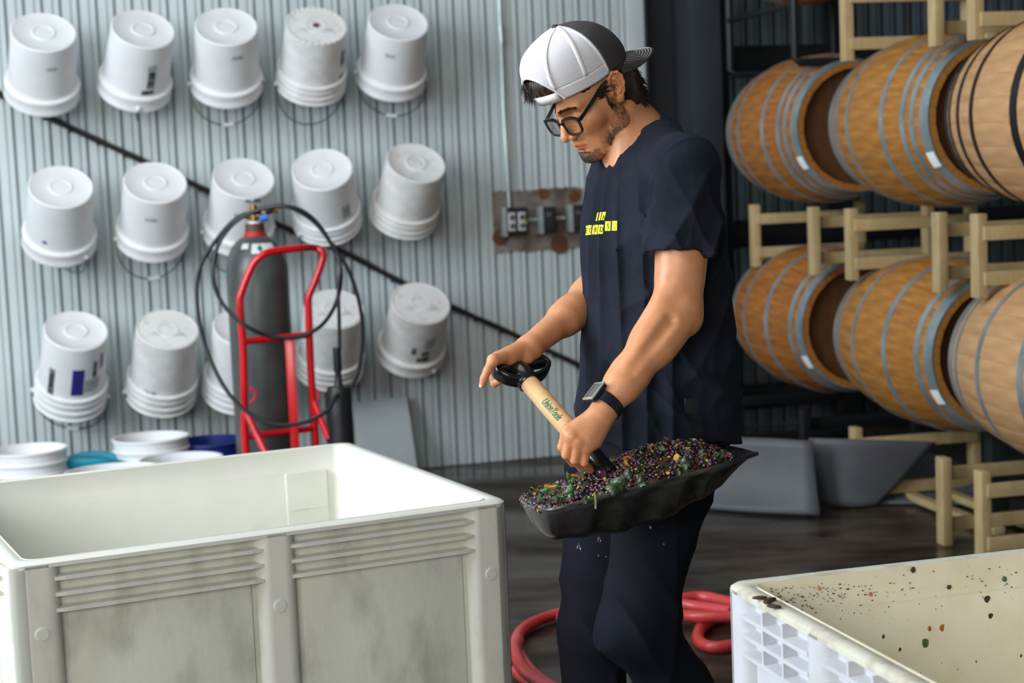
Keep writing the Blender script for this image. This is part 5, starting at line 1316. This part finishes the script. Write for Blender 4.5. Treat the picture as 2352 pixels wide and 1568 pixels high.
# --- glasses
gl = empty('glasses', (0, 0, 0), parent=man); gl['label'] = 'black rectangular framed glasses'
GF, GU = .1095, -.0155
def rim_pts(s_, n=40, k=1.0):
    out = []
    for i in range(n):
        a = 2*math.pi*i/n; ca, sa = math.cos(a), math.sin(a); e_ = 2/3.2
        x = .0265*k*math.copysign(abs(ca)**e_, ca); z = .0195*k*math.copysign(abs(sa)**e_, sa)
        x *= 1+.06*(z/.02); l = s_*(.0345)+x; out.append(hw(GF-.30*max(0, abs(l)-.02)**1.0*.35-.10*z*0-.002, l, GU+z))
    return out
for s_ in (1, -1):
    rp = rim_pts(s_); mb = MB(); rows = []
    for i, p in enumerate(rp):
        c_ = hw(GF-.002, s_*.0345, GU); o_ = (p-c_).normalized(); up_ = (rp[i]-rp[i-1]); t_ = 1.0+.5*max(0, (p-c_).normalized().dot(hU))
        rows.append([p+o_*.0022*t_*a+hF*b for a, b in ((1, .0018), (1, -.0018), (-1, -.0018), (-1, .0018))])
    mb.grid(rows, closed_u=True, closed_v=True); mb.build('lens_rim', 'glassframe', gl)
    q_ = rim_pts(s_, 40, .96); mb = MB(); mb.add([p+hF*.0004 for p in q_]+[p-hF*.0004 for p in q_], [tuple(range(40)), tuple(range(40, 80))[::-1]]+[(i, (i+1) % 40, 40+(i+1) % 40, 40+i) for i in range(40)]); mb.build('lens', 'lens', gl, smooth=False)
    h0p = hw(GF-.014, s_*.0655, GU+.013); e0 = hw(.012, s_*.0765, .030); e1 = hw(-.016, s_*.0745, .020); e2 = hw(-.028, s_*.070, -.006)
    mb = MB(); rows = []
    for p, h_ in zip(catmull([hw(GF-.006, s_*.0635, GU+.0135), h0p, h0p.lerp(e0, .5), e0, e1, e2], 5), [.0046]*6+[.0044]*20):
        rows.append([p+hU*h_+hL*.0013, p+hU*h_-hL*.0013, p-hU*h_*.8-hL*.0013, p-hU*h_*.8+hL*.0013])
    mb.grid(rows, closed_v=True); k = len(mb.v); mb.f += [(0, 1, 2, 3), (k-1, k-2, k-3, k-4)]; mb.mi += [0, 0]; mb.build('temple', 'glassframe', gl)
    mb = MB(); mb.ball(hw(GF-.001, s_*.0605, GU+.0145), .0012, 1); mb.build('rivet', 'steel', gl)
mb = MB(); mb.tube(catmull([hw(GF, .0085, GU+.008), hw(GF+.002, 0, GU+.011), hw(GF, -.0085, GU+.008)], 5), .0022, 8); mb.build('bridge', 'glassframe', gl)
# --- watch
axf = (WR_N-EL_N).normalized(); wc = WR_N-axf*.004+Vector((0, 0, 0))
nrm = Vector((-.86, -.42, .10)); nrm = (nrm-axf*nrm.dot(axf)).normalized(); sd = axf.cross(nrm).normalized()
wt = empty('wristwatch', (0, 0, 0), parent=man); wt['label'] = 'square smart watch with perforated navy band'
mb = MB(); rows = []
for i in range(48):
    a = 2*math.pi*i/48; ra = .0325; rb_ = .0295; o_ = nrm*math.cos(a)*ra+sd*math.sin(a)*rb_; on = o_.normalized(); w_ = .0105+.001*math.cos(a)
    rows.append([wc+o_+axf*w_, wc+o_+on*.0022+axf*w_, wc+o_+on*.0022-axf*w_, wc+o_-axf*w_])
mb.grid(rows, closed_u=True, closed_v=True); mb.build('band', 'watchband', wt)
Mw = Matrix(((axf.x, sd.x, nrm.x, 0), (axf.y, sd.y, nrm.y, 0), (axf.z, sd.z, nrm.z, 0), (0, 0, 0, 1)))
cc = wc+nrm*.033; Mc = Matrix.Translation(cc) @ Mw
mb = MB(); mb.box(-.0215, .0215, -.0185, .0185, -.003, .0075, Mc, .0032); mb.build('case', 'watchband', wt)
mb = MB(); mb.box(-.0225, .0225, -.0195, .0195, .0052, .0090, Mc, .0016); mb.build('bezel', 'watchcase', wt)
mb = MB(); mb.box(-.0180, .0180, -.0150, .0150, .0075, .0096, Mc, .0008); mb.build('screen', 'watchface', wt)
for a in range(5):
    for b in (-1, 0, 1):
        an = R(62+a*11); o_ = nrm*math.cos(an)*.0325+sd*math.sin(an)*.0295
        for sg in (1, -1):
            o2 = nrm*math.cos(an)*.0325+sd*math.sin(an)*.0295*sg; on = o2.normalized()
            mb = MB(); mb.lathe([(0, .0003), (.0013, .0003), (.0013, -.0004)], 8, Matrix.Translation(wc+o2+on*.0023+axf*b*.005) @ ori(on)); mb.build('band_hole', 'rubber', wt)
# fingernail on the hanging finger
c_ = far['fingers'][0]; tip = Vector(c_[3]); d = (tip-Vector(c_[2])).normalized(); n_ = Vector((-.55, -.80, .1)); n_ = (n_-d*n_.dot(d)).normalized()
mb = MB(); mb.ball(tip+n_*.0052+d*.0015, .0058, 2, (1, .72, .32), ori(d.cross(n_).cross(n_)*-1).to_3x3() if False else Matrix((d, d.cross(n_), n_)).transposed()); mb.build('fingernail', 'nail', man) if 'nail' in MT else None
# ================================================================== SHOVEL
hA = P(1205, 868, 3.585); hB = P(1394, 1086, 3.385)     # handle axis: below the grip, and inside the scoop
hd = (hB-hA).normalized()
sv_ = empty('scoop_shovel', hA); tag(sv_, 'black plastic scoop shovel with wooden shaft and D grip, heaped with grape pomace', 'shovel'); o_ = -hA
mb = MB(); mb.tube([hA+o_-hd*.01, hA+o_+hd*.10, hB+o_-hd*.05], [.0195, .0200, .0195], 20); shaft = mb.build('wooden_shaft', 'ash', sv_)
# D grip
gU = (BR_-BL_).normalized(); gU = (gU-hd*gU.dot(hd)).normalized(); gC = hA-hd*.052; half = .060; gN = hd.cross(gU)
GL, GR = (BL_+BR_)/2-gU*half, (BL_+BR_)/2+gU*half
col = hA+hd*.008
mb = MB(); mb.lathe([(0, -.030), (.017, -.028), (.0235, -.012), (.0245, .006), (.0245, .026), (.022, .030), (0, .030)], 24, Matrix.Translation(hA+o_-hd*.012) @ ori(hd)); mb.build('grip_socket', 'blackplastic', sv_)
for G_, s_ in ((GL, -1), (GR, 1)):
    pts = catmull([G_-hd*.004, G_+gU*s_*.004+hd*.016, G_.lerp(col, .45)+gU*s_*.012+hd*.016, G_.lerp(col, .8)+hd*.010, col], 6)
    mb = MB(); rows = []
    for i, p in enumerate(pts):
        t = (pts[min(i+1, len(pts)-1)]-pts[max(0, i-1)]).normalized(); sd_2 = t.cross(gN).normalized(); w_ = .0150 if i < 14 else .0150+.004*(i-14)/10
        rows.append([p+o_+sd_2*.0065*math.copysign(abs(math.cos(a))**.6, math.cos(a))+gN*w_*math.copysign(abs(math.sin(a))**.6, math.sin(a)) for a in [2*math.pi*k/14 for k in range(14)]])
    mb.grid(rows, closed_v=True); k = len(mb.v); mb.f += [tuple(range(14)), tuple(range(k-14, k))]; mb.mi += [0, 0]; mb.build('grip_arm', 'blackplastic', sv_)
mb = MB(); mb.tube([GL+o_-gU*.002, GR+o_+gU*.002], .0135, 16); gb = mb.build('grip_bar', 'blackplastic', sv_)
for i in range(15):
    p = GL.lerp(GR, (i+.8)/15.6)+o_; mb = MB(); mb.tube([p-gU*.0018, p+gU*.0018], .0158, 14); mb.build('grip_ridge', 'blackplastic', gb)
# lettering on the shaft
cu = bpy.data.curves.new('t', 'FONT'); cu.body = 'UnionTools'; cu.size = 1; cu.resolution_u = 4; cu.shear = .3; cu.offset = .025
o = bpy.data.objects.new('t', cu); COL.objects.link(o); dg = bpy.context.evaluated_depsgraph_get(); dg.update(); me = bpy.data.meshes.new_from_object(o.evaluated_get(dg)); bpy.data.objects.remove(o)
bm = bmesh.new(); bm.from_mesh(me); bmesh.ops.triangulate(bm, faces=bm.faces[:]); bmesh.ops.subdivide_edges(bm, edges=[e_ for e_ in bm.edges if e_.calc_length() > .25], cuts=2); bm.to_mesh(me); bm.free()
W_ = max(v_.co.x for v_ in me.vertices); toC = (Vector((0, 0, CAMH))-hA.lerp(hB, .3)).normalized(); toC = (toC-hd*toC.dot(hd)).normalized(); sdh = hd.cross(toC)
s0_ = (P(1256, 918, 3.52)-hA).dot(hd); lenT = .062
for v_ in me.vertices:
    a = (v_.co.y-.35)*.024/.0203*1.0+.05; s_ = s0_+v_.co.x/W_*lenT
    v_.co = hA+o_+hd*s_+(toC*math.cos(a)-sdh*math.sin(a))*.02035
ob = link('lettering', me, shaft, False, 'inkgreen')
# socket
mb = MB(); k0 = (P(1342, 1035, 3.40)-hA).dot(hd); mb.tube([hA+o_+hd*(k0-.004), hA+o_+hd*(k0+.004), hA+o_+hd*(k0+.05), hB+o_+hd*.012], [.0205, .0215, .0215, .023], 20); mb.build('blade_socket', 'blackplastic', sv_)
# scoop: u along the blade from the back to the lip, v across from the near rim to the far rim
NR = [(1318, 1158, 3.275), (1400, 1137, 3.28), (1500, 1112, 3.30), (1600, 1086, 3.33), (1680, 1062, 3.35), (1741, 1041, 3.37)]
NRp = [P(*q) for q in NR]; WV = Vector((-.055, .275, -.022)); UD = (NRp[-1]-NRp[0]).normalized()
DR = [.078, .094, .098, .086, .058, .004]
def lerpl(L_, t):
    t = max(0, min(.9999, t))*(len(L_)-1); i = int(t); return L_[i]+(L_[i+1]-L_[i])*(t-i)
BK = .062
def scoop(u, v, inn=0):
    "u in -1..0 is the rounded back, 0..1 the blade; v 0..1"
    vv = 2*v-1
    if u >= 0:
        base = lerpl(NRp, u); dr = lerpl(DR, u); ctr = base+WV*.5; p = ctr+WV*.5*vv*(1 if u < .85 else 1-(u-.85)*.10)
        bulge = 1-abs(vv)**3.2; rib = 0
        for c_ in (.20, .40, .62):
            if abs(u-c_) < .07: rib += .016*math.cos((u-c_)/.07*math.pi/2)**.7*(1 if .02 < v < .98 else 0)*min(1, bulge*2.5)
        z = -dr*bulge; out = WV.normalized()*(.020*math.sin(math.pi*min(1, abs(z)/max(dr, .01)))*(-1 if vv < 0 else 1))*(dr/.098)*-.6
        p = p+out+Vector((0, 0, z+rib*(.3 if abs(vv) < .6 else 1)))-WV.normalized()*(-rib*.8)*(1 if vv < 0 else -1)
        return p+UD*(.012*(1-vv*vv) if u > .999 else 0)
    k = max(0, 1-abs(u)**3)**(1/3); base = NRp[0]; ctr = base+WV*.5+UD*BK*u; kk = k**.8
    p = ctr+WV*.5*vv*kk; bulge = (1-abs(vv)**3.2); z = -DR[0]*bulge*(max(0, 1-abs(u)**3.0))
    out = WV.normalized()*(.020*math.sin(math.pi*min(1, abs(z)/DR[0]))*(-1 if vv < 0 else 1))*-.6*kk
    return p+out+Vector((0, 0, z))
us = [-1+i/12 for i in range(12)]+[i/60 for i in range(61)]
mb = MB(); mb.grid([[scoop(u, j/36)+o_ for j in range(37)] for u in us]); bl = mb.build('blade', 'scoop', sv_); md = bl.modifiers.new('t', 'SOLIDIFY'); md.thickness = .0045; md.offset = 0; bake(bl)
rim = [scoop(u, 0)+o_ for u in us[::-1]]+[scoop(u, 1)+o_ for u in us[1:]]
mb = MB(); mb.tube(rim, .0042, 8); mb.build('blade_rim', 'scoop', sv_)
# ---------------------------------------------------------------- pomace heap
UP = Vector((0, 0, 1))
def heap(u, v):
    "surface of the load; u -.9..1, v 0..1"
    vv = 2*v-1; k = max(0, 1-abs(u)**3)**(1/3) if u < 0 else 1
    base = (lerpl(NRp, max(u, 0))+WV*.5+WV*.5*vv*(k**.8)*.95)+(UD*BK*u if u < 0 else Vector((0, 0, 0)))
    e = max(0, 1-abs(vv)**2.6); prof = [(-1, .0), (-.85, .012), (-.5, .016), (-.1, .016), (.1, .022), (.3, .040), (.45, .052), (.58, .053), (.72, .042), (.82, .018), (.9, -.004), (1, -.004)]
    h = 0
    for (a, ha), (b, hb_) in zip(prof[:-1], prof[1:]):
        if a <= u <= b: h = ha+(hb_-ha)*(u-a)/(b-a)
    return base+UP*(h*e-.006)
mb = MB(); uu = [-.97+1.82*i/60 for i in range(61)]; rg = random.Random(4)
mb.grid([[heap(u, j/24)+UP*rg.uniform(-.004, .002) for j in range(25)] for u in uu])
core = mb.build('grape_pomace', 'bits', None, fix=False); tag(core, 'wet heap of crushed red grapes, skins and stems filling the black scoop', 'grape pomace', kind='stuff')
def hp(rg, e=.0, lo_=-.93, hi_=.86): u = rg.uniform(lo_, hi_); v = rg.uniform(.02, .98); return heap(u, v)+UP*e
for nm, m_, n, r0_, r1_ in (('berry', 'grape', 2300, .0035, .0078), ('red_berry', 'grape_red', 500, .0030, .0062), ('green_berry', 'grape_green', 420, .0024, .0050), ('seed', 'leaf_yellow', 150, .0018, .0034)):
    mb = MB()
    for i in range(n):
        r_ = rg.uniform(r0_, r1_); mb.ball(hp(rg, rg.uniform(-.002, .006)), r_, 1, (1, rg.uniform(.6, 1), rg.uniform(.5, 1)), Matrix.Rotation(rg.random()*6, 3, (rg.random(), rg.random(), 1)))
    o = mb.build(nm, m_, core, fix=False); o['kind'] = 'stuff'
for nm, m_, n in (('leaf_shred', 'leaf', 380), ('dark_leaf_shred', 'leaf_dark', 420), ('yellow_shred', 'leaf_yellow', 45), ('skin_shred', 'grape_red', 200)):
    mb = MB()
    for i in range(n):
        c_ = hp(rg, rg.uniform(.0, .008)); s_ = rg.uniform(.004, .012); Mx = Matrix.Rotation(rg.random()*6, 3, (rg.gauss(0, 1), rg.gauss(0, 1), rg.gauss(0, 1)))
        vs = [c_+Mx @ Vector((math.cos(a)*s_*rg.uniform(.6, 1.2), math.sin(a)*s_*rg.uniform(.5, 1), rg.uniform(-.2, .2)*s_)) for a in [0, 1.05, 2.1, 3.14, 4.2, 5.2]]
        mb.add([c_]+vs, [(0, k+1, (k+1) % 6+1) for k in range(6)])
    o = mb.build(nm, m_, core, fix=False); o['kind'] = 'stuff'
mb = MB()
for i in range(150):
    c_ = hp(rg, rg.uniform(0, .008)); d = Vector((rg.gauss(0, 1), rg.gauss(0, 1), rg.gauss(0, .5))).normalized(); L_ = rg.uniform(.006, .018); mb.tube([c_, c_+d*L_*.5+UP*.002, c_+d*L_], [.0009, .0008, .0006], 4)
o = mb.build('stem_bit', 'stem', core, fix=False); o['kind'] = 'stuff'
# individual leaves and stems that stand out
def leaf(px, py, s_, m_, label, lob=5, seed=0, tilt=(0, 0, 1)):
    rg_ = random.Random(seed); c_ = None
    best = None
    for i in range(60):
        for j in range(24):
            p = heap(-.93+1.85*i/59, j/23); v = p-Vector((0, 0, CAMH)); z = v.dot(cF); x = 1176+FPX*v.dot(cR)/z; y = 784-FPX*v.dot(cU)/z; d_ = (x-px)**2+(y-py)**2
            if best is None or d_ < best[0]: best = (d_, p)
    p = P(px, py, min(best[1].y-.016, 3.40) if py < 1110 else 3.255); n_ = (Vector((rg_.gauss(0, .3), -1, .55+rg_.gauss(0, .25)))).normalized(); a_ = n_.orthogonal().normalized(); a_ = Matrix.Rotation(rg_.random()*6, 3, n_) @ a_; b_ = n_.cross(a_)
    N_ = 24; vs = [p+n_*.002]
    for k in range(N_):
        t = 2*math.pi*k/N_; r_ = s_*(.80+.09*math.cos(lob*t)+.09*math.cos((lob+2)*t+1)+rg_.uniform(-.10, .10)); vs.append(p+a_*r_*math.cos(t)+b_*r_*math.sin(t)*.8+n_*s_*(.35*math.sin(2*t+1)+rg_.uniform(-.08, .08)))
    mb = MB(); mb.add(vs, [(0, k+1, (k+1) % N_+1) for k in range(N_)]); o = mb.build('vine_leaf', m_, None); md = o.modifiers.new('t', 'SOLIDIFY'); md.thickness = .0008; bake(o)
    tag(o, label, 'leaf', 'leaves on the shovel load'); return o
leaf(1312, 1096, .016, 'leaf', 'bright green torn leaf standing up at the left end of the heap', 3, 1)
leaf(1312, 1130, .017, 'leaf', 'bright green leaf on the left rim of the scoop', 5, 2)
leaf(1286, 1142, .013, 'leaf_dark', 'dark green leaf at the back corner of the scoop', 4, 3)
leaf(1350, 1092, .016, 'leaf_dark', 'grey green leaf directly below the blade socket', 5, 4)
leaf(1400, 1092, .022, 'leaf_dark', 'large dark green leaf right of the socket, upper of two', 5, 5)
leaf(1418, 1118, .026, 'leaf_dark', 'largest dark leaf hanging over the near rim of the scoop', 5, 6)
leaf(1444, 1090, .015, 'leaf_dark', 'small dark green leaf right of the two large ones', 4, 7)
leaf(1476, 1108, .017, 'leaf_dark', 'curled green leaf folded over the rim in the middle of the scoop', 3, 8)
leaf(1575, 1065, .018, 'leaf_dark', 'glossy grey green leaf low on the right slope of the heap', 4, 9)
leaf(1612, 1042, .012, 'leaf_dark', 'pale green leaf near the top right of the heap', 4, 10)
leaf(1252, 1126, .010, 'leaf', 'small green leaf at the far left end of the scoop', 4, 11)
leaf(1345, 1150, .010, 'leaf_dark', 'small dark leaf stuck to the rim left of the hanging stem', 3, 12)
def stem(pts, m_, label, r_=.0016):
    q = catmull([P(*p) for p in pts], 5); mb = MB(); mb.tube(q, r_, 6); tag(mb.build('twig', m_, None), label, 'stem', 'stems on the shovel load')
stem([(1492, 1020, 3.42), (1496, 1032, 3.42), (1505, 1042, 3.42)], 'stem', 'orange stem sticking up at the top left of the high part of the heap')
stem([(1548, 1036, 3.42), (1553, 1024, 3.42), (1562, 1018, 3.43)], 'leaf_yellow', 'yellow curved stem sticking up at the top of the heap', .0022)
stem([(1566, 1032, 3.43), (1570, 1020, 3.43)], 'stem', 'short orange stem right of the yellow one')
stem([(1312, 1090, 3.34), (1330, 1094, 3.34), (1345, 1098, 3.35)], 'stem', 'straight orange stem lying left of the blade socket', .0022)
stem([(1366, 1130, 3.262), (1368, 1150, 3.262), (1368, 1168, 3.262)], 'stem_green', 'pale green stem hanging over the near rim of the scoop', .0020)
stem([(1436, 1056, 3.37), (1440, 1066, 3.37), (1444, 1074, 3.37)], 'leaf_yellow', 'thick orange yellow piece in the middle of the heap', .0034)
stem([(1490, 1062, 3.36), (1500, 1070, 3.36), (1512, 1080, 3.36)], 'stem', 'pale orange stem in the middle right of the heap', .0018)
stem([(1250, 1115, 3.36), (1262, 1118, 3.36), (1278, 1116, 3.36)], 'leaf_yellow', 'yellow orange shred at the left end of the heap', .0030)
# drops of juice
for i, (x, y, r_, lab) in enumerate(((1329, 1260, .0046, 'largest falling drop below the back of the scoop'), (1376, 1241, .0036, 'drop hanging from the underside of the scoop by the gap between the legs'), (1374, 1276, .0016, 'tiny drop below the hanging one, before the trousers'), (1392, 1279, .0016, 'tiny drop to the right below the hanging one'), (1494, 1212, .0022, 'small drop below the middle of the scoop'), (1525, 1250, .0015, 'tiny drop in front of the near thigh'))):
    c_ = P(x, y, 3.30); mb = MB(); mb.lathe([(0, -r_), (r_*.6, -r_*.8), (r_, 0), (r_*.75, r_*.7), (r_*.3, r_*1.8), (0, r_*2.8)], 12, Matrix.Translation(c_)); tag(mb.build('juice_drop', 'water', None), lab, 'drop', 'drops falling from the scoop')
